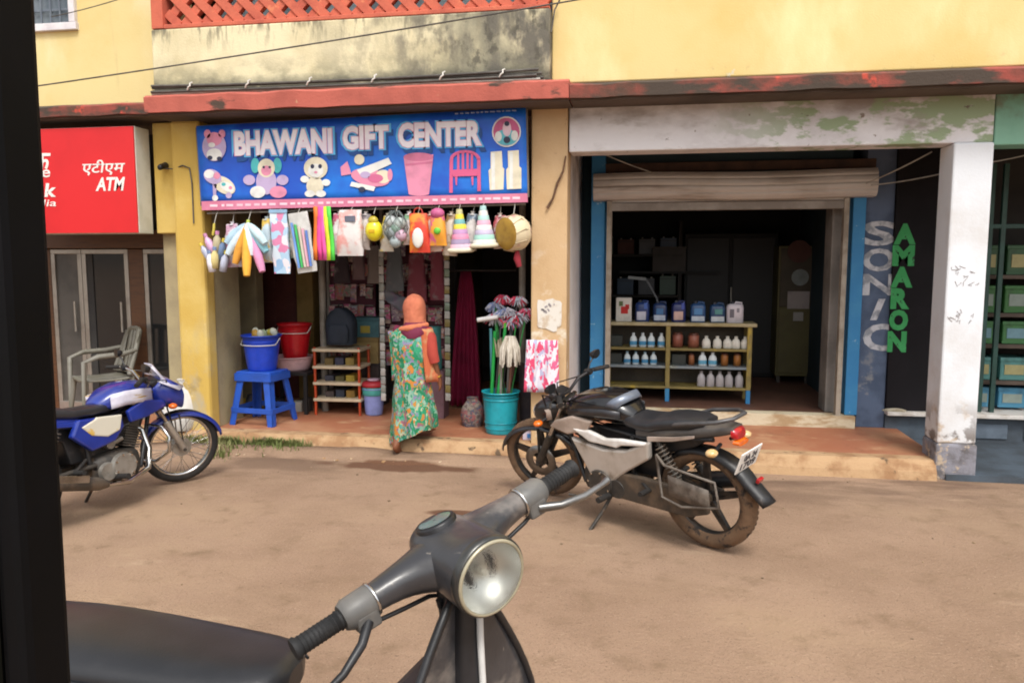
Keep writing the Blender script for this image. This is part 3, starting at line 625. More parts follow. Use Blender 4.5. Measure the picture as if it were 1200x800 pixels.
# ------------------------------------------------------------------ cables
def sagline(a, b, s_, n=14): return [a.lerp(b, i / n) + V((0, 0, -s_ * 4 * (i / n) * (1 - i / n))) for i in range(n + 1)]
T = thing('cable_bundle', 'bundle of grey cables tied along the foot of the balcony parapet', 'cables')
for i, (z, s_) in enumerate(((3.04, .0), (3.06, .01), (3.085, .0), (3.035, .0), (3.10, .02), (3.05, .012))):
    MB().tube(sagline(V((-4.09, 6.065 - .006 * i, z)), V((-.79 - .012 * i, 6.06 - .006 * i, z - .02 + .006 * i)), s_, 24), .011, 6).build('cable', WIRE if i % 3 else WIREW, T)
for px in (222, 290, 362, 438, 518, 588):
    c = P(px, 105 - (px - 200) * .042 - 3, 6.02)
    MB().tube([c + V((-.02, 0, -.03)), c + V((-.004, -.012, -.01)), c + V((.012, -.01, .0)), c + V((.006, 0, .02)), c + V((.025, .005, .03))], .007, 6).build('tie', WHPL, T)
tag(MB().tube(sagline(P(30, 103, 5.85), P(700, -4, 5.85), .015, 20), .006, 6).build('overhead_wire', WIRE), 'thin wire strung across the front of the parapet', 'wire')
tag(MB().tube(sagline(P(60, 20, 6.0), P(150, -4, 6.0), .01), .004, 5).build('overhead_wire', WIRE), 'short wire end above the left yellow wall', 'wire')
tag(MB().tube(sagline(P(1021, 217, 7.2), P(1106, 203, 6.7), .01), .006, 6).build('slack_wire', WIREW), 'lower pale wire from shutter box to white column', 'wire', 'pale wires in the porch')
tag(MB().tube(sagline(P(1015, 215, 7.2), P(1092, 178, 6.7), .01), .006, 6).build('slack_wire', WIREW), 'upper pale wire from shutter box to porch beam', 'wire', 'pale wires in the porch')
tag(MB().tube(sagline(P(1150, 192, 6.75), P(1240, 172, 6.75), .01), .006, 6).build('slack_wire', WIREW), 'pale wire right of the white column', 'wire', 'pale wires in the porch')
tag(MB().tube(sagline(P(698, 176, 6.9), P(764, 202, 7.3), .01), .005, 6).build('slack_wire', WIREW), 'pale wire end above the left of the shutter box', 'wire', 'pale wires in the porch')
tag(MB().tube([P(663, 183, 6.31), P(660, 200, 6.3), P(653, 215, 6.312), P(648, 232, 6.31), P(641, 244, 6.31)], [.007, .008, .01, .008, .012], 6).build('hanging_cable', mat('rusty_cable', '#5b4232', .9, '#77573f', 20)), 'rusty cable end hanging on the beige pillar', 'cable')
tag(MB().tube([P(656, 0, 6.15), P(650, 12, 6.16), P(646, 38, 6.1)], .006, 6).build('hanging_cable', WIRE), 'dark cable hook at the corner of the balcony', 'cable')
T = thing('bulb_holder', 'black bulb holder with a looping wire on the ochre pillar', 'lamp holder', P(194, 194, 6.41))
MB().cyl((0, 0, 0), (0, -.07, -.02), .03, .024, 12).ell((0, -.08, -.025), (.026, .02, .026), 10, 6).build('holder', BLKPL, T)
lc = T.location
MB().tube([V((0, -.02, -.03)), P(204, 198, 6.36) - lc, P(214, 194, 6.31) - lc, P(222, 197, 6.315) - lc, P(225, 215, 6.318) - lc, P(227, 262, 6.318) - lc], .006, 6).build('wire', WIRE, T)
# poster on the beige pillar
T = thing('torn_poster', 'torn white paper notice pasted on the beige pillar', 'poster', P(644, 368, 6.326))
pm = mat('bleached_paper', '#d6d0c6', .9, '#c2b09a', 9, .5, .65)
pts = []
for i in range(26):
    a = 2 * PI * i / 26; rr = 1 + .3 * noise.noise(V((math.cos(a) * 2, math.sin(a) * 2, 7)))
    pts.append((.1 * rr * math.copysign(abs(math.cos(a)) ** .6, math.cos(a)), 0, .13 * rr * math.copysign(abs(math.sin(a)) ** .6, math.sin(a))))
MB().prism(pts, (0, -.002, 0)).build('paper', pm, T)
ik = MB(); random.seed(9)
for i in range(9):
    x, z = random.uniform(-.06, .05), random.uniform(-.0, .09); ik.boxr((x, -.003, z), (random.uniform(.01, .03), .0015, random.uniform(.006, .03)), (0, random.uniform(-.6, .6), 0))
ik.build('faded_print', mat('faded_ink', '#8d8688', .9, '#a49c9c', 9), T)
# ------------------------------------------------------------------ goods hanging under the banner
HY = 6.2
def mpp(px, py, Y): return (P(px + 1, py, Y) - P(px, py, Y)).length
RAILZ = Z(244, 6.28, 430)
T = thing('hanging_rail', 'thin steel rail under the banner that carries the hung goods', 'rail')
MB().tube([P(243, 250, 6.28), P(430, 245, 6.28), P(616, 239, 6.28)], .009, 8).build('bar', mat('rail_steel', '#8b857c', .5, '#6f6a62', 6), T)
for px in (250, 430, 612): MB().tube([P(px, 249 - (px - 243) * .03, 6.28), P(px, 236 - (px - 243) * .026, 6.275)], .005, 6).build('hook', MATS['rail_steel'], T)
def hang(name, label, px, top, cat, z0=None):
    """a hung thing; local origin at its top, local z down to negative"""
    p = P(px, top, HY); t = thing(name, label, cat, p, 0, 'goods hung under the shop banner')
    zr = P(px, 249 - (px - 243) * .03 - 2, 6.28).z - p.z
    MB().tube([V((0, .0, -.005)), V((.004, .03, zr * .6)), V((0, .08, zr + .012))], .0035, 5).build('string', WIREW, t)
    return t
S_ = mpp(430, 280, HY)   # metres per photo pixel there
def pillow(mb, w0, w1, h, d, z=0, n=9, nx=18, lean=0, m=0, e=2.6, puff=1.):
    rr = []
    for i in range(n):
        t = i / (n - 1); wd = w0 + (w1 - w0) * t; dd = d * max(.12, math.sin(PI * min(.97, max(.03, t))) ** .6 * puff)
        rr.append(hell(z - h * t, lean * t + .009 * noise.noise(V((t * 5, w0 * 30, 1))), .006 * noise.noise(V((t * 7, h * 20, 4))), wd / 2 * (1 + .06 * noise.noise(V((t * 6, h * 9, 2)))), dd / 2, nx, e))
    if h > .2: rr = [[p + V((.5 * noise.noise(p * 26 + V((w0 * 99, 0, 0))), noise.noise(p * 26 + V((0, w0 * 99, 0))), 0)) * .009 for p in r] for r in rr]
    return mb.loft(rr, m)
pastel = pattern('pastel_print', ['#d6d2dc', '#a8b8d6', '#d7a9c4', '#e6dcae', '#9fc6cf'], 22, .5)
bluepk = pattern('blue_pink_package_print', ['#a9c7dd', '#c9d6e0', '#cf7fa4', '#8fb4d6', '#e0d6dc'], 15, .3, (1, 1, .7), 1., .5)
# 1 bunch of bottles
t = hang('bottle_bunch', 'bunch of small pastel bottles hung at the left end of the rail', 251, 262, 'bottles')
random.seed(4)
bc = ['#b9bfd4', '#d0a6c8', '#d8c98a', '#6d84a8', '#b7ad8c', '#e2dfe6']
for i, (dx, dz, a) in enumerate(((-11, 34, -.55), (-5, 24, -.4), (2, 40, .1), (8, 30, .35), (4, 22, .15), (-3, 44, -.1), (11, 44, .3))):
    c = V((dx * S_, -.02 * (i % 3), -dz * S_)); q = Euler((.1, a, 0)).to_matrix(); h = 24 * S_
    b = MB().lathe([(.005, -h / 2), (.03, -h / 2 + .005), (.034, -h * .1), (.03, h * .2), (.014, h * .35), (.014, h * .5), (.004, h * .52)], c, 12, 0, q).build('bottle', plain(bc[i % 6], .35), t)
    MB().cyl(c + q @ V((0, 0, h * .4)), c + q @ V((0, 0, h * .56)), .017, n=10).build('cap', plain(['#d9c24a', '#c98ab0', '#7a90b8'][i % 3], .4), b)
MB().tube([(0, 0, 0), (0, -.01, -.05), (-.01, -.01, -.1)], .012, 6).build('tie', plain('#c7b64a'), t)
# 2 towel bunch
t = hang('towel_bunch', 'bunch of pale blue and orange rolled towels hung on a yellow cord', 291, 258, 'towels')
for i, (a, ln, h) in enumerate(((-1.0, 32, '#a8c4d6'), (-.62, 42, '#c5d6e0'), (-.3, 50, '#d89a3c'), (.1, 66, '#e0a83e'), (.38, 62, '#d58fb4'), (.72, 40, '#8fc6d2'), (1.0, 34, '#bcd6dc'), (.2, 40, '#cfd9de'))):
    L = ln * S_ * .92; d = V((math.sin(a), -.25 + .06 * (i % 3), -math.cos(a))).normalized()
    pts = [V((0, -.01 * (i % 4), -.03)) + d * L * k / 6 + V((0, 0, -.05 * (k / 6) ** 2 * abs(a))) for k in range(7)]
    MB().tube(pts, [.012, .028, .034, .038, .04, .036, .026], 10).build('towel', plain(h, .9), t)
MB().tube([(0, 0, 0), (0, -.02, -.07)], .016, 8).build('cord', plain('#b8c860', .8), t)
# 3 long printed package
t = hang('long_package', 'long flat pale blue package with pink print', 326, 247, 'package')
pillow(MB(), 21 * S_, 20 * S_, 71 * S_, .05, 0, 8, 20, 3 * S_, e=5, puff=.8).build('bag', bluepk, t, .004)
MB().boxr((.0, -.005, -.005), (22 * S_, .012, .03)).build('header', plain('#8fb2d0', .4), t, .002)
# 4 clear package with coloured rods
t = hang('rod_package', 'clear package of coloured rods leaning beside the blue package', 349, 249, 'package')
t.rotation_euler = (0, -.14, 0)
pillow(MB(), 24 * S_, 25 * S_, 68 * S_, .05, 0, 8, 20, 0, e=5, puff=.7).build('bag', mat('milky_film', '#c9c8c4', .25, '#b4b2ae', 7, .4, .65, coat=.3), t, .003)
for i, h in enumerate(('#6f9be0', '#42b45e', '#c9c0b0', '#d8a4b4', '#5d7fc4')):
    MB().tube([V(((-8 + i * 4) * S_, -.028, -.08 - .02 * i)), V(((-7 + i * 3.6) * S_, -.03, -62 * S_))], .011, 8).build('rod', plain(h, .35), t)
# 5 neon strips
t = hang('neon_strips', 'neon pink, orange and green strips folded over the rail', 378, 242, 'ribbons')
for i, h in enumerate(('#e87a28', '#ef4fa0', '#ee5fae', '#d8e23a', '#52d04a')):
    x = (-8 + i * 4) * S_
    rows = [[V((x - 2.4 * S_ + k * 4.8 * S_ + 1.2 * S_ * j / 5 * (i - 1), -.012 + .012 * math.sin(j * 1.2 + i), -j * 12 * S_)) for k in (0, .5, 1)] for j in range(6)]
    MB().strip(rows, .006).build('strip', plain(h, .6), t)
# 6 white pink pack
t = hang('towel_pack', 'white and pink wrapped towel pack hung beside the neon strips', 411, 246, 'package')
pillow(MB(), 26 * S_, 31 * S_, 51 * S_, .1, 0, 9, 20, -2 * S_, e=3.4).build('bag', mat('pink_white_wrap', '#d9d4d2', .45, '#d99a94', 6, .45, .6, .2, 25, layers=(('#5f6472', 9, .66, .7, -.17, -.03, (1, 1, 2)),)), t)
MB().boxr((.01, -.045, -.075), (.09, .02, .05), (.1, 0, -.1)).build('label_band', plain('#6a7080', .5), t, .003)
# 7 yellow ball toy
t = hang('yellow_toy', 'round yellow toy in a clear bag', 438, 250, 'toy')
MB().ell((0, 0, -19 * S_), (10 * S_, .065, 12 * S_), 16, 10).build('ball', plain('#e0d024', .3, coat=.4), t)
MB().ell((0, -.02, -8 * S_), (6 * S_, .03, 5 * S_), 12, 8).build('cap', plain('#b8a830', .4), t)
MB().boxr((0, -.06, -20 * S_), (.05, .012, .03)).build('face_patch', plain('#c8a010', .5), t, .004)
# 8 mesh bag
t = hang('mesh_bag', 'grey mesh bag of balls between yellow toy and orange bag', 464, 247, 'bag')
for i, (x, z, h) in enumerate(((-5, 12, '#b9c0c0'), (5, 14, '#a9b4b0'), (-4, 24, '#8f9a9c'), (6, 27, '#c2a2b4'), (0, 34, '#9aa6a8'), (1, 20, '#7f9a8c'))):
    MB().ell((x * S_, -.02, -z * S_), (.052, .05, .052), 12, 8).build('ball', plain(h, .5), t)
ne = MB()
for k in range(8):
    a = 2 * PI * k / 8; ne.tube([V((math.cos(a + j * .35) * .105 * math.sin(PI * min(.95, .1 + j / 7)), -.02 + math.sin(a + j * .35) * .075 * math.sin(PI * min(.95, .1 + j / 7)), -j * 6.3 * S_)) for j in range(7)], .0035, 4)
    ne.tube([V((math.cos(a - j * .35) * .105 * math.sin(PI * min(.95, .1 + j / 7)), -.02 + math.sin(a - j * .35) * .075 * math.sin(PI * min(.95, .1 + j / 7)), -j * 6.3 * S_)) for j in range(7)], .0035, 4)
ne.build('mesh_net', plain('#6c7472', .7), t)
# 9 orange red bag
t = hang('orange_bag', 'red and orange bag with a white patch', 490, 250, 'bag')
pillow(MB(), 20 * S_, 24 * S_, 43 * S_, .09, 0, 9, 20, 2 * S_, e=3).build('bag', mat('orange_red_cloth', '#cf3f2c', .6, '#e08a2c', 6, .48, .6, .1, 30), t)
MB().ell((1 * S_, -.045, -27 * S_), (6.5 * S_, .015, 11 * S_), 14, 8).build('patch', plain('#dcd9d2', .6), t)
for s in (-1, 1): MB().tube([V((s * 5 * S_, 0, .0)), V((s * 4 * S_, 0, .03)), V((0, 0, .045))], .006, 6).build('handle', plain('#b03024'), t)
# 10 orange toy
t = hang('orange_toy', 'orange and pink toy with a green spot', 513, 247, 'toy')
pillow(MB(), 14 * S_, 21 * S_, 38 * S_, .1, 0, 9, 18, 0, e=2.3).build('body', mat('orange_pink_toy', '#e09a34', .5, '#d0608a', 7, .5, .58), t)
MB().ell((1 * S_, -.052, -22 * S_), (.03, .014, .028), 10, 8).build('spot', plain('#62b83a', .5), t)
MB().ell((0, -.01, -3 * S_), (.06, .045, .045), 12, 8).build('head', plain('#c65f8e', .5), t)
# 11,12 cones
def cone(label, px, top, bot, cols, wd):
    t = hang('striped_cone', label, px, top, 'party hat'); h = (bot - top) * S_; t.rotation_euler = (.05, -.03, 0)
    n = len(cols)
    for i, cc in enumerate(cols):
        a, b = i / n, (i + 1) / n; r0, r1 = .02 + (wd * S_ / 2 - .02) * a, .02 + (wd * S_ / 2 - .02) * b
        MB().lathe([(r0 * .96, -h * a * .9), (r0 + .004, -h * (a + .01) * .9), (r1, -h * b * .9)], (0, 0, 0), 20).build('stripe', plain(cc, .7), t)
    MB().torus((0, 0, -h * .93), (0, 0, 1), wd * S_ / 2 + .006, .018, 24, 8).build('rim', plain('#ddd6bc', .8), t)
cone('striped cone with yellow and pink bands', 538, 245, 293, ['#c9c48e', '#dccb42', '#6fa8a8', '#e0ca48', '#b48ab4', '#d98aa8', '#9a8aa8', '#dcb4c4'], 24)
cone('paler striped cone next to the drum', 566, 241, 287, ['#a8ccc8', '#dcd9d2', '#a9cfc6', '#d9a4b8', '#dedad6', '#b9b0c8', '#a2cfc2', '#d6d8ce'], 26)
# fuller, overlapping bags between and behind the front row
for i, (px, y0, y1, w_, cc, c2, lb) in enumerate((
    (268, 262, 312, 18, '#c9c6cc', '#b58aa0', 'crinkled clear bag with lilac goods between the bottles and the towels'), (308, 256, 306, 15, '#b9c9d2', '#d2b04a', 'small crinkled bag half hidden by the towel bunch and the blue package'),
    (338, 252, 300, 14, '#cfcfc8', '#8fae9c', 'greenish crinkled bag between the blue package and the rods'), (395, 250, 296, 18, '#d6cfd0', '#c0607a', 'pink tinted bag between the neon strips and the wrapped pack'),
    (425, 250, 290, 15, '#c4bcb8', '#6a5f64', 'grey brown bag between the wrapped pack and the yellow toy'), (451, 252, 292, 14, '#cfccc0', '#c9b04a', 'yellowish bag between the yellow toy and the mesh bag'),
    (477, 250, 284, 14, '#d3c9c9', '#7aa07c', 'bag with green goods between the mesh bag and the orange bag'), (502, 250, 292, 15, '#d8c4b8', '#cf5a3a', 'reddish crinkled bag between the orange bag and the orange toy'), (526, 250, 296, 14, '#c4b8a8', '#8a6a3c', 'tan bag between the orange toy and the banded cone'),
    (552, 250, 290, 15, '#b9b4b0', '#5a6a7c', 'bluish grey bag between the two cones'), (584, 252, 288, 16, '#bdb0a8', '#a04a50', 'dusky red bag between the pale cone and the drum'))):
    t = hang('clear_bag', lb, px, y0, 'bag'); t.location.y += .06 + .012 * (i % 3); t.rotation_euler = (0, random.uniform(-.12, .12), 0)
    bm_ = MB(); pillow(bm_, w_ * .8 * S_, w_ * 1.2 * S_, (y1 - y0) * S_, .1, 0, 11, 20, random.uniform(-3, 3) * S_, e=2.8); bm_.xf(lambda v: V(v) + V((noise.noise(V(v) * 22 + V((i, 0, 0))), noise.noise(V(v) * 22 + V((0, i, 9))), 0)) * .012)
    bm_.build('bag', mat('crinkled_film_%d' % i, cc, .25, c2, 9, .46, .56, .35, 40, coat=.35), t)
    MB().lathe([(.03, -.012), (.012, .004), (.022, .02)], (0, 0, 0), 10).build('tied_neck', plain(cc, .4), t)
# 13 drum
t = hang('hand_drum', 'hand drum with tan skin and cream shell hung by the beige pillar', 602, 250, 'drum')
ax = V((-.62, -.75, -.1)).normalized(); q = ax.to_track_quat('Z', 'Y').to_matrix(); cc = V((0, 0, -21 * S_))
MB().lathe([(.115, -.09), (.14, -.05), (.145, 0), (.138, .06), (.13, .085)], cc, 28, 0, q).build('shell', mat('cream_drum_shell', '#d8c8a6', .6, '#c08a86', 6, .5, .65), t)
MB().lathe([(.128, .083), (.12, .09), (.06, .0905), (.004, .0905)], cc, 28, 0, q, True).build('skin', mat('tan_drum_skin', '#a5822f', .7, '#8d6a24', 8), t)
MB().lathe([(.112, -.088), (.004, -.0905)], cc, 28, 0, q, True).build('skin', MATS['tan_drum_skin'], t)
for i in range(10):
    a = 2 * PI * i / 10; MB().tube([cc + q @ V((.134 * math.cos(a), .134 * math.sin(a), .084)), cc + q @ V((.152 * math.cos(a + .2), .152 * math.sin(a + .2), 0)), cc + q @ V((.12 * math.cos(a), .12 * math.sin(a), -.09))], .004, 5).build('lace', plain('#b9a88a', .8), t)
MB().tube([cc + V((.03, 0, -.13)), cc + V((.03, -.02, -.2)), cc + V((.05, -.02, -.27))], [.012, .03, .02], 8).build('tassel', plain('#8a2430', .9), t)

# ------------------------------------------------------------------ floor goods of the gift shop
def onz(px, py, z=PZ): return P(px, py, z=z)
def bucket(name, label, loc, r0, r1, h, col, cat='bucket', group=None, handle=True, ribs=1, m=None):
    t = thing(name, label, cat, loc, 0, group); m = m or plain(col, .35, coat=.2)
    pr = [(.005, .004), (r0 * .96, 0), (r0, .012)]
    for i in range(1, 7): pr.append((r0 + (r1 - r0) * i / 6, h * i / 6 - .01))
    pr += [(r1 + .012, h - .012), (r1 + .014, h), (r1 + .002, h), (r1 - .008, h - .02), (r0 - .006, .014), (.005, .012)]
    MB().lathe(pr, (0, 0, 0), 28).build('bucket_body', m, t)
    MB().torus((0, 0, h * .82), (0, 0, 1), r0 + (r1 - r0) * .82 + .002, .006, 28, 6).build('rim_band', m, t)
    if handle:
        pts = [V(((r1 + .012) * math.cos(a), (r1 + .012) * math.sin(a) * .95, h - .03 - .5 * r1 * math.sin(a) ** 2 * 0 - (.06 if 0 < i < 8 else 0))) for i, a in enumerate([PI + PI * j / 8 for j in range(9)])]
        MB().tube(pts, .005, 6).build('handle', WHPL, t)
    return t
# stool
c = onz(296, 492); sm_ = plain('#2454b8', .4, coat=.15)
c = V((-3.57, 6.78, PZ)); sh_h = .50
T = thing('plastic_stool', 'blue plastic stool carrying the blue bucket at the shop edge', 'stool', c, -.12)
s = MB(); s.box(-.185, .185, -.16, .16, sh_h - .03, sh_h); s.build('seat', sm_, T, .015)
sk = MB()
for a, b in (((-.19, -.165), (.19, -.165)), ((.19, -.165), (.19, .165)), ((.19, .165), (-.19, .165)), ((-.19, .165), (-.19, -.165))):
    sk.bar((a[0], a[1], sh_h - .055), (b[0], b[1], sh_h - .055), .012, .07)
sk.build('apron', sm_, T, .004)
for sx in (-1, 1):
    for sy in (-1, 1):
        a0, a1 = V((sx * .17, sy * .145, sh_h - .025)), V((sx * .235, sy * .21, 0))
        l = MB()
        for d in ((1, 0), (0, 1)):
            wv = V((-sx * d[0], -sy * d[1], 0)); o0, o1 = a0 + wv * .075, a1 + wv * .06
            th = V((d[1] * -sx, d[0] * -sy, 0)) * .012
            l.add([a0, o0, o1, a1, a0 + th, o0 + th, o1 + th, a1 + th], [(0, 1, 2, 3), (7, 6, 5, 4), (0, 4, 5, 1), (1, 5, 6, 2), (2, 6, 7, 3), (3, 7, 4, 0)])
        l.build('leg', sm_, T, .004)
def mid(a, b, t): return a + (b - a) * t
for (ax_, ay_), (bx_, by_) in (((-1, -1), (1, -1)), ((1, -1), (1, 1)), ((1, 1), (-1, 1)), ((-1, 1), (-1, -1))):
    zz = .14; k_ = 1 - zz / sh_h; A = V((ax_ * (.17 + .065 * k_), ay_ * (.145 + .065 * k_), zz)); B2 = V((bx_ * (.17 + .065 * k_), by_ * (.145 + .065 * k_), zz))
    MB().bar(A, B2, .012, .05).build('stretcher', sm_, T, .003)
bk = bucket('blue_bucket', 'deep blue bucket with small goods standing on the blue stool', c + V((-.0, .0, sh_h)), .13, .175, .335, '#1e46c8')
random.seed(8)
for i in range(12):
    a = random.uniform(0, 6.28); r = random.uniform(0, .12)
    h = random.choice(('#c8b84a', '#a9b89a', '#7f9a7c', '#cfd2c4', '#b88f3c', '#8fa6a0'))
    o = MB().ell((0, 0, 0), (.035, .03, .045), 10, 6, Euler((random.uniform(-.6, .6), random.uniform(-.6, .6), 0)).to_matrix()).build('toiletry_pack', plain(h, .5))
    o.location = c + V((r * math.cos(a), r * math.sin(a), sh_h + .33 + random.uniform(0, .03)))
    tag(o, 'small green or yellowish pack heaped in the blue bucket', 'pack', 'packs heaped in the blue bucket')
# filler so that the packs rest on something: folded cloth inside the bucket
o = MB().ell((0, 0, 0), (.155, .155, .05), 16, 6).build('folded_cloth', plain('#7f8a78', .9)); o.location = c + V((0, 0, sh_h + .285)); tag(o, 'greyish cloth lying inside the blue bucket under the packs', 'cloth')
# black table with basin and red bucket
tc_ = V((X(341, 7.35), 7.35, PZ)); ht = P(341, 434, 7.3).z - PZ
T = thing('low_table', 'small black low table in shade under the pink basin', 'table', tc_)
bt = plain('#1b1a1c', .6)
MB().box(-.24, .24, -.2, .2, ht - .03, ht).build('table_top', bt, T, .004)
for sx in (-1, 1):
    for sy in (-1, 1): MB().box(sx * .21 - .018, sx * .21 + .018, sy * .17 - .018, sy * .17 + .018, 0, ht - .032).build('leg', bt, T, .003)
bn = bucket('pink_basin', 'pale pink plastic basin under the red bucket', tc_ + V((0, 0, ht)), .16, .2, .145, '#d9b4b8', 'basin', None, False)
rb = bucket('red_bucket', 'bright red bucket standing in the pink basin', tc_ + V((.03, 0, ht + .016)), .115, .165, .37, '#c01420')
rb.location.z = tc_.z + ht + .105
# items under the table
for (px, py, w_, h_, cc, lb) in ((346, 466, .12, .1, '#b8b2a8', 'pale carton on the floor under the black table'), (322, 468, .1, .12, '#2d2a2c', 'dark tin on the floor under the black table'), (357, 462, .08, .14, '#3b3430', 'brown tin at the right under the black table')):
    o = MB().box(-w_ / 2, w_ / 2, -w_ / 2, w_ / 2, 0, h_).build('carton' if 'carton' in lb else 'tin', plain(cc, .7), None, .006); o.location = (X(px, 7.35), 7.35, PZ); tag(o, lb, 'carton' if 'carton' in lb else 'tin')
o = MB().lathe([(.005, 0), (.06, .0), (.075, .05), (.07, .14), (.05, .18), (.055, .19), (.005, .19)], n=18).build('clay_pot', plain('#2c2a2e', .6)); o.location = (X(292, 7.15), 7.15, PZ); tag(o, 'dark round pot on the floor behind the blue stool', 'pot')
o = MB().lathe([(.005, 0), (.05, .0), (.05, .15), (.045, .155), (.005, .155)], n=18).build('yellow_tin', plain('#b59a2c', .5)); o.location = (X(278, 7.1), 7.1, PZ); tag(o, 'yellow tin on the floor behind the blue stool', 'tin')
o = MB().lathe([(.005, 0), (.045, .0), (.05, .12), (.005, .125)], n=18).build('yellow_tin', plain('#a98a30', .5)); o.location = (X(306, 7.25), 7.25, PZ); tag(o, 'ochre tin behind the blue stool, right of the dark pot', 'tin')
# orange rack
rx0, rx1, ry = X(365, 7.2), X(421, 7.2), 7.2; rw = rx1 - rx0
T = thing('shelf_rack', 'four tier rack with orange posts and pale shelves', 'rack', ((rx0 + rx1) / 2, ry, PZ), .04)
om = plain('#b5451f', .5); pm_ = mat('pale_rack_shelf', '#cdbda0', .5, '#b9a68a', 6)
zt_ = P(392, 407, 7.2).z - PZ
for sx in (-1, 1):
    for sy in (0, .3): MB().cyl((sx * (rw / 2 - .02), sy, 0), (sx * (rw / 2 - .02), sy, zt_), .014, n=10).build('post', om, T)
for py in (410, 430, 449, 468):
    z = P(392, py, 7.2).z - PZ; MB().box(-rw / 2, rw / 2, -.02, .32, z - .018, z + .012).build('shelf', pm_, T, .006)
random.seed(12)
for k, py in enumerate((430, 449, 468)):
    z = P(392, py, 7.2).z + .012
    for j, (dx, cc) in enumerate(((-.11, ('#6d5a30', '#3a3a44', '#4a3f3c')[k]), (.0, ('#3a3a4c', '#58512a', '#2d3442')[k]), (.11, ('#8a7436', '#a08a2c', '#8a6a2a')[k]))):
        h = random.uniform(.05, .085); o = MB().box(-.045, .045, -.1, .1, 0, h).build('shoe_box', plain(cc, .7), None, .006); o.location = ((rx0 + rx1) / 2 + dx, ry + .16, z)
        tag(o, '%s small box on the %s tier of the orange rack' % (('left', 'middle', 'right')[j], ('second', 'third', 'bottom')[k]), 'box', 'small boxes on the orange rack')
# backpack
T = thing('backpack', 'dark navy backpack standing on top of the orange rack', 'backpack', ((rx0 + rx1) / 2, ry + .14, PZ + zt_ + .022), .05)
nv = mat('navy_nylon', '#232c3a', .75, '#1b2530', 6, .4, .7, .15, 60)
rr = []
for i in range(10):
    t_ = i / 9; z = .36 * t_; k_ = 1 if t_ < .55 else math.sqrt(max(.05, 1 - ((t_ - .55) / .47) ** 2))
    rr.append(hell(z, 0, 0, .155 * (.94 + .06 * math.sin(PI * t_)) * k_, .1 * (.8 + .2 * k_), 24, 3))
MB().loft(rr).build('bag_body', nv, T)
MB().xf(lambda v: v).loft([hell(z, 0, -.095, .11 * k_, .035 * k_, 20, 3) for z, k_ in ((.02, .85), (.05, 1), (.15, 1), (.2, .8))]).build('front_pocket', nv, T)
MB().tube([(-.03, 0, .35), (-.02, 0, .395), (.02, 0, .395), (.03, 0, .35)], .008, 6).build('top_handle', BLK, T)
MB().tube([V((.12 * math.cos(a), -.085 + .02 * math.cos(a) ** 2, .14 + .18 * math.sin(a))) for a in [PI * i / 12 for i in range(13)]], .004, 5).build('zip', mat('zip_grey', '#4d6a6a', .5, '#3c5555', 9), T)
# lidded pail and boxes
pp = V((X(436, 7.3), 7.3, PZ)); T = bucket('lidded_pail', 'lilac pail with teal top and red lid right of the rack', pp, .085, .105, .27, '#8a97d2', 'pail', None, False)
MB().lathe([(.107, .2), (.112, .205), (.116, .278), (.109, .28)], (0, 0, 0), 24).build('teal_band', plain('#49a29c', .4), T)
MB().lathe([(.005, .34), (.1, .335), (.118, .32), (.12, .285), (.108, .283)], (0, 0, 0), 24).build('lid', plain('#b5303a', .4), T)
MB().lathe([(.02, .34), (.06, .342), (.065, .36), (.02, .365), (.003, .365)], (0, 0, 0), 20).build('lid_knob', plain('#c9a8b8', .4), T)
bx_ = (X(416, 7.75), X(447, 7.75)); z0 = P(430, 424, 7.75).z; z1 = P(430, 394, 7.75).z; z2 = P(430, 371, 7.75).z
T = thing('cupboard', 'low dark cupboard behind the lidded pail carrying two boxes', 'cupboard', ((bx_[0] + bx_[1]) / 2, 7.75, PZ)); hw = (bx_[1] - bx_[0]) / 2
MB().box(-hw, hw, -.1, .2, 0, z0 - PZ).build('cupboard_body', plain('#3d3434', .7), T, .006)
for s in (-1, 1): MB().box(s * hw / 2 - hw / 2 + .01, s * hw / 2 + hw / 2 - .01, -.115, -.101, .03, z0 - PZ - .03).build('door', plain('#4a3d3a', .7), T, .004)
def carton(name, label, loc, w_, d_, h_, col, lidcol=None, deco=None):
    t = thing(name, label, 'box', loc)
    MB().box(-w_, w_, -d_, d_, 0, h_ * .8).build('box_body', plain(col, .7), t, .006)
    MB().box(-w_ - .006, w_ + .006, -d_ - .006, d_ + .006, h_ * .8 + .001, h_).build('lid', plain(lidcol or col, .7), t, .005)
    if deco: MB().boxr((0, -d_ - .004, h_ * .4), (w_ * .7, .006, h_ * .35)).build('box_label', plain(deco, .6), t)
    return t
carton('tan_carton', 'tan carton under the teal box', ((bx_[0] + bx_[1]) / 2, 7.75, z0), hw * .95, .11, z1 - z0, '#a08a58', '#8c7648', '#6a5836')
carton('teal_box', 'teal box stacked on the tan carton behind the woman', ((bx_[0] + bx_[1]) / 2, 7.75, z1), hw, .1, z2 - z1, '#4e7a82', '#3f666e', '#b8a848')
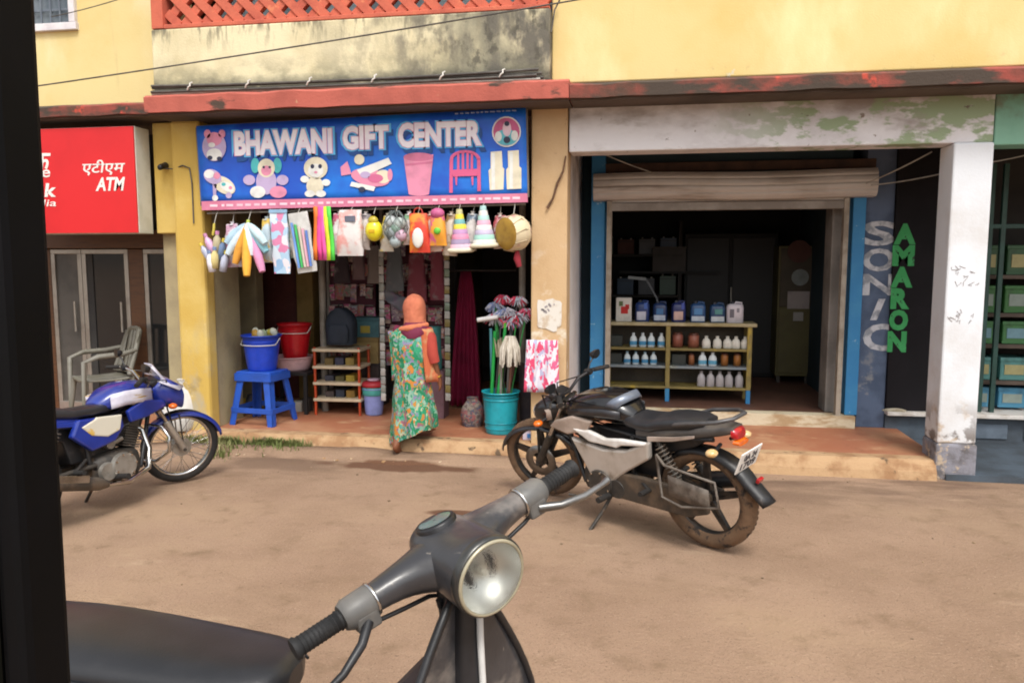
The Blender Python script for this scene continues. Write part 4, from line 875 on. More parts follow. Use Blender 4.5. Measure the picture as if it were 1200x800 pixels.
# board of hanging packets on the back wall
board_m = mat('maroon_board', '#5e2f3c', .8, '#4a2733', 2.4, .4, .7)
BYY = 7.92
for i, (p0, p1, lb) in enumerate(((387, 440, 'left maroon display board hung with shiny packets'), (450, 521, 'right maroon display board hung with shiny packets behind the woman'))):
    a, b = X(p0, BYY), X(p1, BYY); T = thing('display_board', lb, 'board', ((a + b) / 2, BYY, .55))
    MB().box(-(b - a) / 2, (b - a) / 2, 0, .03, 0, 1.6).build('board_panel', board_m, T, .004)
    for k in range(7): MB().cyl((-(b - a) / 2 + .02, -.014, .2 + k * .215), ((b - a) / 2 - .02, -.014, .2 + k * .215), .006, n=6).build('peg_rail', ALU, T)
    MB().box(-(b - a) / 2 - .03, -(b - a) / 2, -.02, .04, -.42, 1.65).build('board_post', mat('pale_board_post', '#9a958e', .6, '#87827a', 5), T, .003)
    random.seed(20 + i)
    cols = ['#b0606e', '#9a8a82', '#c59a96', '#8a4a5c', '#a393a0', '#b8607a', '#7d8072', '#c0aa9a', '#b44a74', '#a0a0a8', '#b0704a', '#8c6a88', '#d0c4c0', '#c9749a']
    n = int((b - a) / .083); protos = {}
    PKM = [pattern('packet_print_%d' % q_, [random.choice(cols) for _ in range(6)], random.choice((30, 42, 55)), .4) for q_ in range(9)]
    for k in range(7):
        for j in range(n):
            if random.random() < .06: continue
            x = a + .05 + j * .083 + random.uniform(-.015, .015); z = .55 + .2 + k * .215 + random.uniform(-.03, .03); w2 = random.uniform(.03, .052); h2 = random.uniform(.1, .2)
            pk_ = MB(); pillow(pk_, w2 * 2, w2 * 2, h2, .03, -.01, 6, 12, e=4, puff=.8); 
            o = pk_.build('shiny_packet', random.choice(PKM)); o.location = (x, BYY - .03 - .012 - random.uniform(0, .02), z); o.rotation_euler = (0, random.uniform(-.08, .08), 0)
            tag(o, 'small shiny packet hanging on the %s maroon board' % ('left', 'right')[i], 'packet', 'shiny packets on the %s maroon board' % ('left', 'right')[i])
# strips of sachets
def sachets(label, px, Y, y0, y1, cols):
    a, b = P(px, y0, Y), P(px, y1, Y); n = int((y1 - y0) / 9.5); t = thing('sachet_strip', label, 'sachets', (a.x, Y, a.z), 0, 'hanging strips of sachets')
    dz = (a.z - b.z) / n
    for i in range(n):
        o = MB(); pillow(o, .05, .05, dz * .9, .02, -i * dz, 5, 10, e=4); o.build('sachet', plain(cols[i % len(cols)], .3, coat=.3), t)
    MB().tube([(0, 0, .0), (0, 0.01, .12)], .003, 4).build('string', WIREW, t)
sachets('hanging sachet strip, silvery, left of the woman', 446, 7.1, 292, 470, ['#a5a5a0', '#8c8f88', '#b8b4ae'])
sachets('hanging sachet strip, silvery and gold, right of the woman', 523, 7.0, 286, 470, ['#b4b2aa', '#8a7a4a', '#a8a6a0', '#7c8c78'])
# dim bags hung deeper in the shop, behind the front row
for i, (px, y0, y1, w_, cc, lb) in enumerate(((400, 296, 330, 20, '#2a2026', 'black shoulder bag hung behind the pink wrapped pack'), (420, 292, 326, 16, '#5d4a4c', 'brown cloth bag hung in the second row under the wrapped pack'), (438, 288, 330, 17, '#6d6560', 'grey cloth bag hung in the second row under the yellow toy'), (462, 290, 338, 22, '#5f6468', 'bundle of grey shirts hung behind the mesh bag'), (488, 298, 350, 24, '#7a3a46', 'maroon child dress hung behind the orange bag'), (512, 292, 348, 18, '#84404e', 'dusky pink dress hung behind the orange toy'))):
    Yb = 7.2 + .05 * i; p = P(px, y0, Yb); t = thing('hung_bag', lb, 'bag' if 'bag' in lb else 'clothes', p, 0, 'goods hung deeper in the gift shop'); s7 = mpp(430, 300, Yb)
    b_o = MB(); pillow(b_o, w_ * .7 * s7, w_ * s7, (y1 - y0) * s7, .07, 0, 8, 18, 0, e=3); b_o.build('cloth', mat('hung_cloth_%s' % cc[1:], cc, .85, '#8a7f80', 9, .5, .75, .3, 25), t)
    MB().tube([V((-w_ * .25 * s7, 0, 0)), V((0, 0, .07)), V((w_ * .25 * s7, 0, 0))], .006, 6).build('strap', WIRE, t)
T = thing('hanging_rail', 'dark rail deeper in the shop that carries the second row', 'rail')
MB().cyl((X(380, 7.35), 7.35, P(430, 280, 7.3).z), (X(525, 7.35), 7.35, P(430, 280, 7.3).z), .012, n=8).build('bar', WIRE, T)
# clothes folded above, draped grey cloth
T = thing('hanging_cloth', 'draped grey and lilac cloth hung in front of the right maroon board', 'cloth', P(452, 333, 7.6))
rows = []
for j in range(10):
    t_ = j / 9; rows.append([V((.35 * t_ + .0, .03 * math.sin(t_ * 18 + k * 2) - .02, -.12 * t_ - .15 * k / 4 - .06 * math.sin(PI * t_))) for k in range(5)])
MB().strip(rows, .02).build('cloth', mat('grey_lilac_cloth', '#7f8490', .9, '#8c7c94', 6, .45, .6), T)
# teal cloth roll behind the woman
T = thing('teal_roll', 'teal cloth bundle standing behind the woman', 'cloth', (X(508, 7.3), 7.3, .6))
MB().loft([hell(z, 0, 0, .07 + .01 * math.sin(z * 30), .06, 16, 2.2, .06, z * 3, 5) for z in (0, .08, .2, .32, .42)]).build('bundle', plain('#4f9a98', .8), T)
MB().box(-.12, .12, -.1, .1, -.47, -.003).build('bundle_base', plain('#7a5a62', .8), T, .006)
# curtain
cy = 7.75; T = thing('magenta_curtain', 'magenta curtain hanging in the dark doorway', 'curtain', P(547, 300, cy))
zt_ = P(547, 318, cy).z - T.location.z; zb_ = PZ + .03 - T.location.z
rows = []
for j in range(14):
    t_ = j / 13; wl = (P(541 - 15 * t_ ** .8, 400, cy).x, P(552 + 12 * t_ ** .6, 400, cy).x); zz = zt_ + (zb_ - zt_) * t_
    rows.append([V((wl[0] + (wl[1] - wl[0]) * k / 36 - T.location.x, (.012 + .02 * t_) * math.sin(k * 1.05 + t_), zz)) for k in range(37)])
MB().strip(rows, .006).build('curtain_cloth', mat('magenta_cloth', '#8e1240', .8, '#7a0f38', 4, .4, .7, .05, 80), T)
MB().cyl((-.4, 0, zt_ + .01), (.5, 0, zt_ + .01), .012, n=8).build('curtain_rod', plain('#2a2422'), T)
# teal tub with mops and brooms
tb = V((-1.262, 6.72, PZ)); T = bucket('teal_tub', 'large turquoise tub full of mops and brooms', tb, .135, .16, .375, '#1fa0b0', 'tub', None, False)
for z in (.05, .1, .34): MB().torus((0, 0, z), (0, 0, 1), .135 + .025 * z / .375 + .002, .005, 28, 6).build('rib', plain('#1c92a2', .35), T)
def pole(name, label, px, py, pxb, col, r=.012, cat='broom', Yt=6.6, head=None):
    b = V((X(pxb, 6.72), 6.72 + random.uniform(-.06, .06), PZ + .03)); b.x = max(tb.x - .09, min(tb.x + .09, b.x)); tp = P(px, py, Yt)
    t = thing(name, label, cat, b, 0, 'sticks standing in the turquoise tub')
    MB().cyl((0, 0, 0), tp - b, r, n=10).build('stick', plain(col, .5), t); return t, tp - b
random.seed(31)
pole('green_broom', 'bright green broom stick, leftmost in the turquoise tub', 580, 388, 574, '#1f9a44', .016)
pole('green_broom', 'green broom stick, second from left in the turquoise tub', 592, 384, 580, '#2aa24e', .014)
pole('green_broom', 'light green short stick under the flower dusters', 592, 378, 584, '#58b83a', .012)
pole('teal_mop_stick', 'teal mop stick left of the green brooms', 575, 385, 577, '#4a8c96', .013)
t, d = pole('brown_broom', 'dark brown stick leaning right in the tub', 603, 425, 588, '#4a2c24', .013)
pole('brown_broom', 'brown stick with a metal end at the tub right side', 599, 428, 594, '#6b4a3c', .012)
pole('grey_stick', 'pale grey stick in the middle of the tub', 588, 420, 586, '#8f8a84', .011)
t, d = pole('white_mop', 'white string mop upside down in the tub', 599, 424, 592, '#8a8480', .013, 'mop')
random.seed(33)
mh = MB()
top = P(598, 394, 6.6) - t.location
for i in range(70):
    a = random.uniform(0, 6.28); r = random.uniform(.0, .07); ln = random.uniform(.18, .27)
    p0 = top + V((r * .5 * math.cos(a), r * .5 * math.sin(a), 0)); p1 = p0 + V((.045 * math.cos(a), .045 * math.sin(a) - .02, -ln * .45)); p2 = p1 + V((.01 * math.cos(a), .01 * math.sin(a), -ln * .55))
    mh.tube([p0, p1, p2], [.012, .013, .006], 5)
mh.build('mop_head', mat('mop_cotton', '#d5cdc0', .95, '#bdb3a4', 12), t)
MB().tube([(0, 0, 0), top], .012, 8).build('mop_stick', plain('#8a8480'), t)
t, d = pole('fibre_broom', 'pale fibre broom standing upside down left of the white mop', 586, 424, 580, '#8d8674', .011)
fb = MB(); random.seed(35); tp_ = P(586, 402, 6.6) - t.location
for i in range(50):
    a = random.uniform(0, 6.28); r = random.uniform(0, .035); p0 = tp_ + V((r * math.cos(a), r * math.sin(a), -.12)); fb.tube([p0, p0 + V((r * math.cos(a) * .8, r * math.sin(a) * .8, random.uniform(.1, .17)))], [.006, .003], 4)
fb.build('fibre_head', mat('broom_fibre', '#b5ab92', .95, '#938a70', 14), t)
# dusters
DUS = (('#cf4a62', 607, 352, .045), ('#d04468', 617, 366, .045), ('#8f9cc4', 592, 366, .06), ('#a9b4c0', 606, 371, .06), ('#d65c7c', 598, 379, .045), ('#c9c4d0', 580, 373, .055), ('#cf4058', 589, 350, .04), ('#8a9ab8', 580, 359, .045))
for i, (cc, px, py, r) in enumerate(DUS):
    pc_ = P(px, py, 6.62); b = V((tb.x + random.uniform(-.08, .08), tb.y + random.uniform(-.06, .06), PZ + .03))
    t = thing('flower_duster', ('red', 'rosy', 'lavender blue', 'grey', 'pink', 'pale grey', 'crimson', 'slate blue')[i] + ' fluffy duster ' + ('at the top centre', 'at the far right', 'in the middle left', 'between the red ones', 'lowest of the pinks', 'at the far left', 'at the upper left', 'under the crimson one')[i] + ' above the turquoise tub', 'duster', b, 0, 'fluffy dusters above the turquoise tub')
    MB().cyl((0, 0, 0), pc_ - b, .007, n=6).build('stick', plain(('#4a4a4c', '#3f9a52')[i % 2], .5), t)
    fl = MB(); random.seed(50 + i)
    for k in range(60):
        d = V((random.gauss(0, 1), random.gauss(0, 1), random.gauss(0, 1))).normalized(); p0 = pc_ - b; x_ = d.orthogonal().normalized() * .02
        e = p0 + V((d.x * r * 2.0, d.y * r, d.z * r * .9 - .02)); md_ = p0.lerp(e, .6) + V((0, 0, .022)); fl.tube([p0, md_, e], [.006, .009, .003], 4, k % 3)
    fl.build('fluff', [plain(cc, .95), plain(DUS[(i + 3) % 8][0], .95), plain('#c4c2cc', .95)], t)
t = thing('white_roller', 'white roller squeegee lying across the mop tops', 'squeegee', P(571, 374, 6.55), .0)
MB().cyl((-12 * S_, 0, -.008), (12 * S_, .02, .02), .02, n=12).build('roller', plain('#dcdad8', .4), t)
MB().cyl((12 * S_, .02, .02), (22 * S_, .05, .03), .008, n=8).build('handle', plain('#a9a6a4', .4), t)
# flowered cloth, sack, carton beside the tub
T = thing('flowered_cloth', 'white cloth with pink flowers draped on the beige pillar foot', 'cloth', P(635, 398, 6.3))
rows = []
for j in range(10):
    t_ = j / 9; rows.append([V(((-17 - 2 * t_ + (35 + 4 * t_) * k / 16) * S_, -.02 - .012 * math.sin(k * 1.1 + t_ * 2) - .02 * t_, -t_ * 58 * S_)) for k in range(17)])
MB().strip(rows, .006).build('cloth', pattern('pink_flower_print', ['#d8d2da', '#c9c6d2', '#ddd4da', '#cf5f86', '#d4486a', '#d9d6dc', '#a8a8c4'], 30, .85, (1.3, 1, .6)), T)
T = thing('grain_sack', 'stuffed printed sack left of the turquoise tub', 'sack', V((X(553, 6.95), 6.95, PZ)))
MB().loft([hell(z, 0, 0, .1 * k_, .08 * k_, 18, 2.4, .04, z * 9, 6) for z, k_ in ((0, .9), (.03, 1.05), (.1, 1.12), (.17, 1.0), (.22, .75), (.24, .45), (.27, .5))]).xf(lambda v: V(v) + V((noise.noise(V(v) * 12), noise.noise(V(v) * 12 + V((5, 0, 0))), 0)) * .02).build('sack_body', pattern('sack_print', ['#6a5c58', '#7f7570', '#5a4c4a', '#8a5454', '#83796c', '#4f5060'], 42, .85), T)
T = thing('mesh_bin', 'dark bundle of goods between tub and beige pillar', 'bin', V((-1.03, 6.95, PZ)))
MB().loft([hell(z, 0, 0, .09 + .03 * z, .09 + .03 * z, 20, 2.2, .05, z * 7, 9) for z in (0, .1, .2, .3, .4, .5, .6)]).build('bin_body', mat('dark_cloth', '#2f2a30', .9, '#453b3a', 8), T)
o = carton('printed_carton', 'small blue and pink printed carton by the black motorcycle headlamp', V((X(622, 6.5), 6.5, PZ)), .06, .05, .1, '#d0c4d0', '#c8b8c4', '#3f7fc0')
# sack beside blue motorcycle
T = thing('white_sack', 'white woven sack slumped against the ochre pillar', 'sack', V((X(203, 6.36), 6.36, PZ)))
MB().loft([hell(z, .01 * math.sin(z * 9), 0, .16 * k_, .12 * k_, 24, 2.6, .035, z * 6, 7) for z, k_ in ((0, .9), (.03, 1.02), (.12, 1.08), (.22, 1), (.3, .92), (.36, .8), (.39, .55), (.4, .2))]).build('sack_body', mat('woven_white', '#d2d0cc', .8, '#b9b6b0', 6, .4, .7, .3, 18), T)
MB().loft([hell(z, .06, .0, .05 * k_, .04 * k_, 14, 2.2, .1, z, 5) for z, k_ in ((.38, 1), (.42, .6), (.46, 1.1))]).build('sack_neck', MATS['woven_white'], T)

# ------------------------------------------------------------------ plastic armchair by the atm
def plastic_chair(loc, rz):
    T = thing('plastic_chair', 'grey white moulded plastic armchair in front of the bank doors', 'chair', loc, rz)
    m = mat('dusty_white_plastic', '#77746b', .5, '#656154', 5, .4, .7)
    MB().strip([[V((-.22 + .44 * k / 8, -.22 + .44 * j / 8, .43 - .015 * math.sin(PI * k / 8) - .01 * math.sin(PI * j / 8))) for k in range(9)] for j in range(9)], -.02).build('seat', m, T)
    for sx in (-1, 1):
        MB().tube([(sx * .2, -.2, .42), (sx * .235, -.25, 0)], [.025, .018], 8).build('leg', m, T)
        MB().tube([(sx * .2, .2, .42), (sx * .225, .28, 0)], [.025, .018], 8).build('leg', m, T)
        MB().tube([(sx * .24, -.24, .02), (sx * .255, -.22, .6), (sx * .26, -.1, .645), (sx * .25, .1, .65), (sx * .21, .25, .68)], [.018, .024, .026, .026, .02], 8).build('armrest', m, T)
    def bp_(u, v): # back surface
        return V((.23 * u * (1 + .1 * v), .22 + .1 * v - .05 * u * u, .45 + .42 * v * (1 - .12 * u * u)))
    for u0, u1 in ((-.85, -.6), (-.45, -.2), (-.08, .12), (.24, .48), (.62, .85)):
        MB().strip([[bp_(u0 + (u1 - u0) * k / 2, v / 6) for k in range(3)] for v in range(7)], .014).build('back_slat', m, T)
    MB().tube([bp_(-1 + 2 * i / 14, 1 if 2 < i < 12 else (.0, .55, .85)[min(i, 14 - i)]) for i in range(15)], .024, 8).build('back_rim', m, T)
    MB().tube([bp_(-.95 + 1.9 * i / 8, .02) for i in range(9)], .02, 8).build('back_rail', m, T)
plastic_chair(V((X(116, 6.6), 6.6, PZ)), R(-38))

# ------------------------------------------------------------------ grass tufts at the kerb
random.seed(77); gb = MB()
for (cx, cy, sx, sy, n) in ((322, 526, .26, .06, 420), (275, 522, .12, .1, 220), (352, 526, .14, .06, 90), (262, 531, .12, .08, 110), (235, 520, .16, .07, 130)):
    c = P(cx, cy, z=0)
    for i in range(n):
        x, y = c.x + random.gauss(0, sx * .55), min(c.y + random.gauss(0, sy), 6.235); h = random.uniform(.03, .09); a = random.uniform(0, 6.28); lx, ly = h * .6 * math.cos(a), h * .6 * math.sin(a); wv = V((-math.sin(a), math.cos(a), 0)) * .005
        p0 = V((x, y, -.015 + .055 * max(0, min(1, (y - 6.02) / .22)))); p1 = p0 + V((lx * .4, ly * .4, h * .7)); p2 = p0 + V((lx, ly, h))
        gb.add([p0 - wv, p0 + wv, p1 + wv * .7, p1 - wv * .7, p2], [(0, 1, 2, 3), (3, 2, 4)])
tag(gb.build('grass', mat('dusty_grass', '#66713c', .9, '#8f8a5e', 3, .4, .65)), kind='stuff')
dbr = MB(); random.seed(78)
for i in range(34):
    x = random.uniform(-4.4, -1.6); y = random.uniform(6.0, 6.23); s_ = random.uniform(.012, .035)
    dbr.boxr((x, y, .003), (s_, s_ * .7, s_ * .25), (random.uniform(-.3, .3), random.uniform(-.3, .3), random.uniform(0, 3)))
tag(dbr.build('litter', mat('dry_leaf_litter', '#9d7a52', .9, '#c9b8a0', 40, .45, .6)), kind='stuff')
# ------------------------------------------------------------------ battery shop counter and its goods
CY = 7.95
cx0, cx1 = X(711, CY), X(887, CY); fz = .235; cz = P(800, 378, CY).z
OL = mat('olive_wood_paint', '#8d7c45', .6, '#75683c', 5, .4, .7, .08, 40, layers=(('#b59b3a', 6, .6, .7, None, None, (1, 1, .4)),)); GBL = mat('greyblue_shelf', '#7c8790', .6, '#8f9287', 5, .4, .7)
T = thing('shelf_counter', 'olive wooden shelf counter with sky blue feet full of oil bottles', 'shelf', (cx0, CY, fz))
Wd = cx1 - cx0; D = .32; Hh = cz - fz
legs = [0.02, X(784, CY) - cx0, X(880, CY) - cx0]
def cz_(py): return P(800, py, CY).z - fz
MB().box(-.01, Wd + .01, -.02, D, Hh - .035, Hh).build('top_board', mat('olive_top', '#b3a684', .6, '#97885c', 5), T, .006)
lv = [cz_(408), cz_(429), cz_(453)]
for i, z in enumerate(lv): MB().box(.0, legs[2] + .02, .0, D - .01, z - .025, z).build('shelf_board', (OL, GBL, OL)[i], T, .004)
for lx in legs:
    p = MB().box(lx - .022, lx + .022, -.012, .035, lv[2] - .02, Hh - .036).build('post', OL, T, .004)
    MB().box(lx - .021, lx + .021, -.011, .034, 0, lv[2] - .021).build('foot', BLUEP, T, .003)
    MB().box(lx - .02, lx + .02, D - .045, D - .012, 0, Hh - .036).build('rear_post', OL, T, .003)
MB().box(.0, legs[2], D - .011, D - .003, lv[2], Hh - .04).build('back_board', mat('grey_back_board', '#4d463c', .8, '#3d3730', 4), T)
MB().box(legs[2] + .0225, legs[2] + .03, .036, D - .05, lv[2], Hh - .04).build('end_board', OL, T)
# boxes and cans on top
def can(px, w_, h_, body, lab, label, kind='jug'):
    t = thing('oil_can', label, 'can', (X(px, CY), CY + .11, cz), random.uniform(-.1, .1), 'oil cans on the counter top')
    w2 = w_ * mpp(800, 370, CY) / 2; h = h_ * mpp(800, 370, CY); bm_ = plain(body, .35, coat=.2)
    if kind == 'box': MB().box(-w2, w2, -.05, .05, 0, h).build('can_body', bm_, t, .006)
    else:
        MB().loft([hell(z * h, 0, 0, w2 * k_, .055 * k_, 20, 4) for z, k_ in ((0, .94), (.03, 1), (.72, 1), (.85, .92), (.9, .6))]).build('can_body', bm_, t)
        MB().cyl((-w2 * .35, 0, h * .88), (-w2 * .35, 0, h * 1.0), .016, n=10).build('cap', plain('#3a3f4c', .4), t)
        MB().tube([(w2 * .8, 0, h * .72), (w2 * .75, 0, h * .95), (w2 * .1, 0, h * .97), (-w2 * .05, 0, h * .86)], .01, 7).build('handle', bm_, t)
    for (x, z, sx, sz, cc) in lab: MB().boxr((x * w2, -.0575 if kind != 'box' else -.052, z * h), (sx * w2, .006, sz * h)).build('can_label', plain(cc, .5), t, .003)
random.seed(41)
can(731, 19, 29, '#d6d1c8', [(.1, .48, .9, .3, '#c2231f'), (.45, .62, .5, .2, '#c2231f'), (-.35, .75, .5, .2, '#5a6a3a')], 'white box with a red print, first on the counter top', 'box')
can(753, 17, 26, '#223a72', [(-.1, .28, 1.3, .4, '#c4c6d4'), (.5, .75, .5, .3, '#3f62b0')], 'dark blue can with a pale label, second on the counter top')
can(774, 17, 25, '#1f3460', [(0, .2, 1.6, .26, '#b9c4d6'), (0, .5, 1.0, .3, '#3d6ea0')], 'blue can with a pale base label, third on the counter top')
can(796, 17, 26, '#252f66', [(-.1, .3, 1.3, .4, '#c9a8a0'), (.5, .75, .4, .3, '#3f52a8')], 'blue can with a peach label, fourth on the counter top')
can(819, 18, 25, '#2c5080', [(0, .18, 1.7, .24, '#c2cbd8'), (0, .52, 1.1, .3, '#4a80b4')], 'mid blue can with a white base label, fifth on the counter top')
can(842, 18, 24, '#27466c', [(0, .18, 1.7, .26, '#c9cfd6'), (.1, .55, 1.0, .26, '#4f8a8a')], 'blue can with a greenish print, sixth on the counter top')
can(863, 20, 25, '#cfc8d0', [(-.4, .45, .5, .4, '#6a6670'), (.3, .6, .3, .2, '#8a8690')], 'white can at the right end of the counter top')
MP = mpp(800, 420, CY)
def bottle_proto(body, lab, cap):
    t = thing('oil_bottle', 'x', 'bottle', (0, 0, 0))
    MB().loft([hell(z, 0, 0, .037 * k_, .028 * k_, 16, 3) for z, k_ in ((0, .92), (.006, 1), (.075, 1), (.1, .8), (.115, .4), (.125, .38))]).build('bottle_body', plain(body, .35), t)
    if lab: MB().loft([hell(z, 0, 0, .0378, .0288, 16, 3) for z in (.02, .06)], cap=False).build('bottle_label', plain(lab, .5), t)
    MB().cyl((0, 0, .1255), (0, 0, .143), .015, n=10).build('cap', plain(cap, .4), t)
    return t
def row(proto, pxs, lv_, what, where, sc_, grp, first=[True]):
    for i, px in enumerate(pxs):
        n = ('first', 'second', 'third', 'fourth', 'fifth')[i]
        loc = (X(px, CY + .07), CY + .07, fz + lv_ + .001)
        lb = '%s, %s from left %s' % (what, n, where)
        if i == 0: r = proto; r.location = loc; r['label'] = lb; r['group'] = grp; r.scale = (sc_,) * 3 if not isinstance(sc_, tuple) else sc_
        else: dup(proto, loc, random.uniform(-.3, .3), lb, grp)
row(bottle_proto('#cdd6d8', '#3f8ab4', '#c9d2d8'), (743, 754, 764, 776), lv[0], 'white and blue bottle', 'on the upper shelf, left bay', 1.0, 'bottles on the upper shelf')
row(bottle_proto('#c4cfd2', '#3a7fa8', '#8fb4c4'), (736, 746, 757, 767), lv[1], 'pale blue bottle', 'on the middle shelf, left bay', .92, 'bottles on the middle shelf')
row(bottle_proto('#d8d6cc', None, '#d2d2c8'), (829, 842, 854, 864, 875), lv[0], 'plain white bottle', 'on the upper shelf, right bay', (1.15, 1.2, .85), 'white bottles on the upper shelf')
row(bottle_proto('#d3dade', '#5aa0c0', '#c9d6dc'), (825, 837), lv[1], 'white bottle with blue label', 'on the middle shelf, right bay', (1.1, 1.1, .98), 'white bottles on the middle shelf')
row(bottle_proto('#a7a2a4', None, '#8f8a8c'), (824, 835, 846, 857, 869), lv[2], 'grey bottle', 'on the bottom shelf, right bay', (1.1, 1.1, 1.1), 'grey bottles on the bottom shelf')
def jar(px, lv_, col, label, hw, h):
    t = thing('brown_jar', label, 'jar', (X(px, CY + .1), CY + .1, fz + lv_ + .001))
    MB().lathe([(.005, 0), (hw, .003), (hw, h * .8), (hw * .85, h * .86), (hw * .8, h * .87)], n=18).build('jar_body', plain(col, .4), t)
    MB().lathe([(hw * .86, h * .872), (hw * .86, h), (.004, h)], n=18).build('lid', plain('#5a3428', .5), t)
jar(795, lv[0], '#8a5244', 'reddish brown jar, left one on the upper shelf', .055, .15); jar(814, lv[0], '#935a48', 'reddish brown jar, right one on the upper shelf', .055, .145)
jar(812, lv[1], '#8f5a38', 'brown jar left of the blue label bottles', .03, .12); jar(851, lv[1], '#96602f', 'orange brown jar right of the blue label bottles', .036, .13); jar(866, lv[1], '#9a642f', 'orange brown jar at the right of the middle shelf', .036, .13)
for px, lv_, lb in ((722, 0, 'dark tin box at the left end of the upper shelf'), (722, 1, 'dark tin box at the left end of the middle shelf'), (797, 1, 'dark tin box in the right bay of the middle shelf')):
    o = MB().box(-.07, .07, -.06, .06, 0, .11).build('tin_box', plain('#2f3430', .6), None, .006); o.location = (X(px, CY + .1), CY + .14, fz + lv[lv_] + .001); tag(o, lb, 'tin', 'dark tins on the shelf counter')
# things deep in the shop
T = thing('cupboard', 'yellowish steel cupboard with notices at the back of the open shop', 'cupboard', (X(932, 9.4), 9.4, fz))
ccm = mat('dull_cupboard', '#5f5832', .6, '#514a2a', 3, .4, .7); hw = (X(953, 9.4) - X(911, 9.4)) / 2; hh = P(930, 288, 9.4).z - fz
MB().box(-hw, hw, 0, .45, .08, hh).build('cupboard_body', ccm, T, .01)
MB().box(-hw + .02, hw - .02, -.02, -.001, .12, hh * .55).build('door', ccm, T, .006); MB().box(-hw + .02, hw - .02, -.02, -.001, hh * .56, hh - .03).build('door', mat('brown_cupboard_door', '#4a4030', .6, '#3d3527', 3), T, .006)
for sx in (-1, 1): MB().box(sx * (hw - .04) - .02, sx * (hw - .04) + .02, .02, .06, 0, .08).build('foot', DKMET, T)
zc = P(939, 325, 9.38).z - fz
MB().cyl((.04, -.028, zc), (.04, -.021, zc), .095, n=20).build('round_notice', plain('#8f9694', .8), T)
MB().box(-.09, .15, -.028, -.021, zc - .36, zc - .16).build('paper_notice', plain('#a89f9c', .8), T); MB().box(-.02, .09, -.028, -.021, zc - .5, zc - .4).build('paper_notice', plain('#a8a5a0', .8), T)
zc2 = P(939, 305, 9.38).z - fz; MB().cyl((0.02, -.028, zc2 + .1), (.02, -.021, zc2 + .1), .13, n=20).build('round_notice', plain('#5a3a34', .8), T)
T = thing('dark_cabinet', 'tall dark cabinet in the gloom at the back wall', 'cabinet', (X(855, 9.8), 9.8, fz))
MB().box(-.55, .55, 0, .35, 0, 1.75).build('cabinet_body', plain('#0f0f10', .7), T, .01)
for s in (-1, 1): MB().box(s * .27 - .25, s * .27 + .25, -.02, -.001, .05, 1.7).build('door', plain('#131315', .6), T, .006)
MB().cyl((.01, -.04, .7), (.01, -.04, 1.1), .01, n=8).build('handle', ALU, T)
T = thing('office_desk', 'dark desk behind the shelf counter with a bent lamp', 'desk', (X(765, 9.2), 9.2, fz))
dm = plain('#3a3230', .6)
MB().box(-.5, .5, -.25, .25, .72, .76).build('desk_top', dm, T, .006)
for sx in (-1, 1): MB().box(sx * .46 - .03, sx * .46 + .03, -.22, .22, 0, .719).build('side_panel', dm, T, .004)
T = thing('desk_lamp', 'bent pale tube lamp standing on the dark desk', 'lamp', (X(770, 9.1), 9.1, fz + .76))
a_, b_2, c_ = P(770, 350, 9.1) - T.location, P(757, 327, 9.1) - T.location, P(736, 325, 9.1) - T.location
MB().cyl((0, 0, 0), (0, 0, .02), .08, n=16).build('lamp_base', plain('#77777a', .5), T)
MB().tube([(0, 0, .02), a_, b_2], .012, 8).build('lamp_arm', plain('#8d8d8f', .5), T); MB().bar(b_2, c_, .05, .035).build('lamp_head', plain('#b5b5b4', .5), T, .006)
T = thing('stacked_cartons', 'brownish carton on the back wall shelf behind the cans', 'carton', (X(783, 9.7), 9.7, P(783, 318, 9.7).z))
MB().box(-.2, .2, 0, .3, 0, .28).build('carton_body', plain('#4c4642', .8), T, .006); MB().box(-.205, .205, -.005, .305, .281, .3).build('carton_flap', plain('#57504a', .8), T)
MB().box(-.6, .6, 0, .48, -.03, -.001).build('bracket_shelf', plain('#2c2a2a', .8), T)
random.seed(61)
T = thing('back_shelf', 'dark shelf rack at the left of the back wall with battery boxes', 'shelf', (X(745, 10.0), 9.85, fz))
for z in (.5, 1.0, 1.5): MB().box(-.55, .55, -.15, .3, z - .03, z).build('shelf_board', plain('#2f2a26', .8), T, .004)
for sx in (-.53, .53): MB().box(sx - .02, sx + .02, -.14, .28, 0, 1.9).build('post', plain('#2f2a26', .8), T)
for k, z in enumerate((.5, 1.0, 1.5)):
    for j in range(4):
        t = thing('battery_box', '%s dim battery box on the %s board of the dark back shelf' % (('far left', 'left middle', 'right middle', 'far right')[j], ('lower', 'middle', 'upper')[k]), 'battery', (X(745, 10.0) - .39 + .26 * j, 9.88, fz + z + .001), 0, 'battery boxes on the dark back shelf')
        cc = random.choice(('#3a4f3f', '#4a4a4e', '#5a3a34', '#34455a')); h = random.uniform(.18, .24)
        MB().box(-.1, .1, -.08, .1, 0, h).build('battery_case', plain(cc, .5), t, .006); MB().box(-.102, .102, -.082, .102, h * .82, h * .86).build('rim', plain('#1f1f20', .5), t)
        for sx in (-.06, .06): MB().cyl((sx, 0, h), (sx, 0, h + .018), .012, n=8).build('terminal', ALU, t)
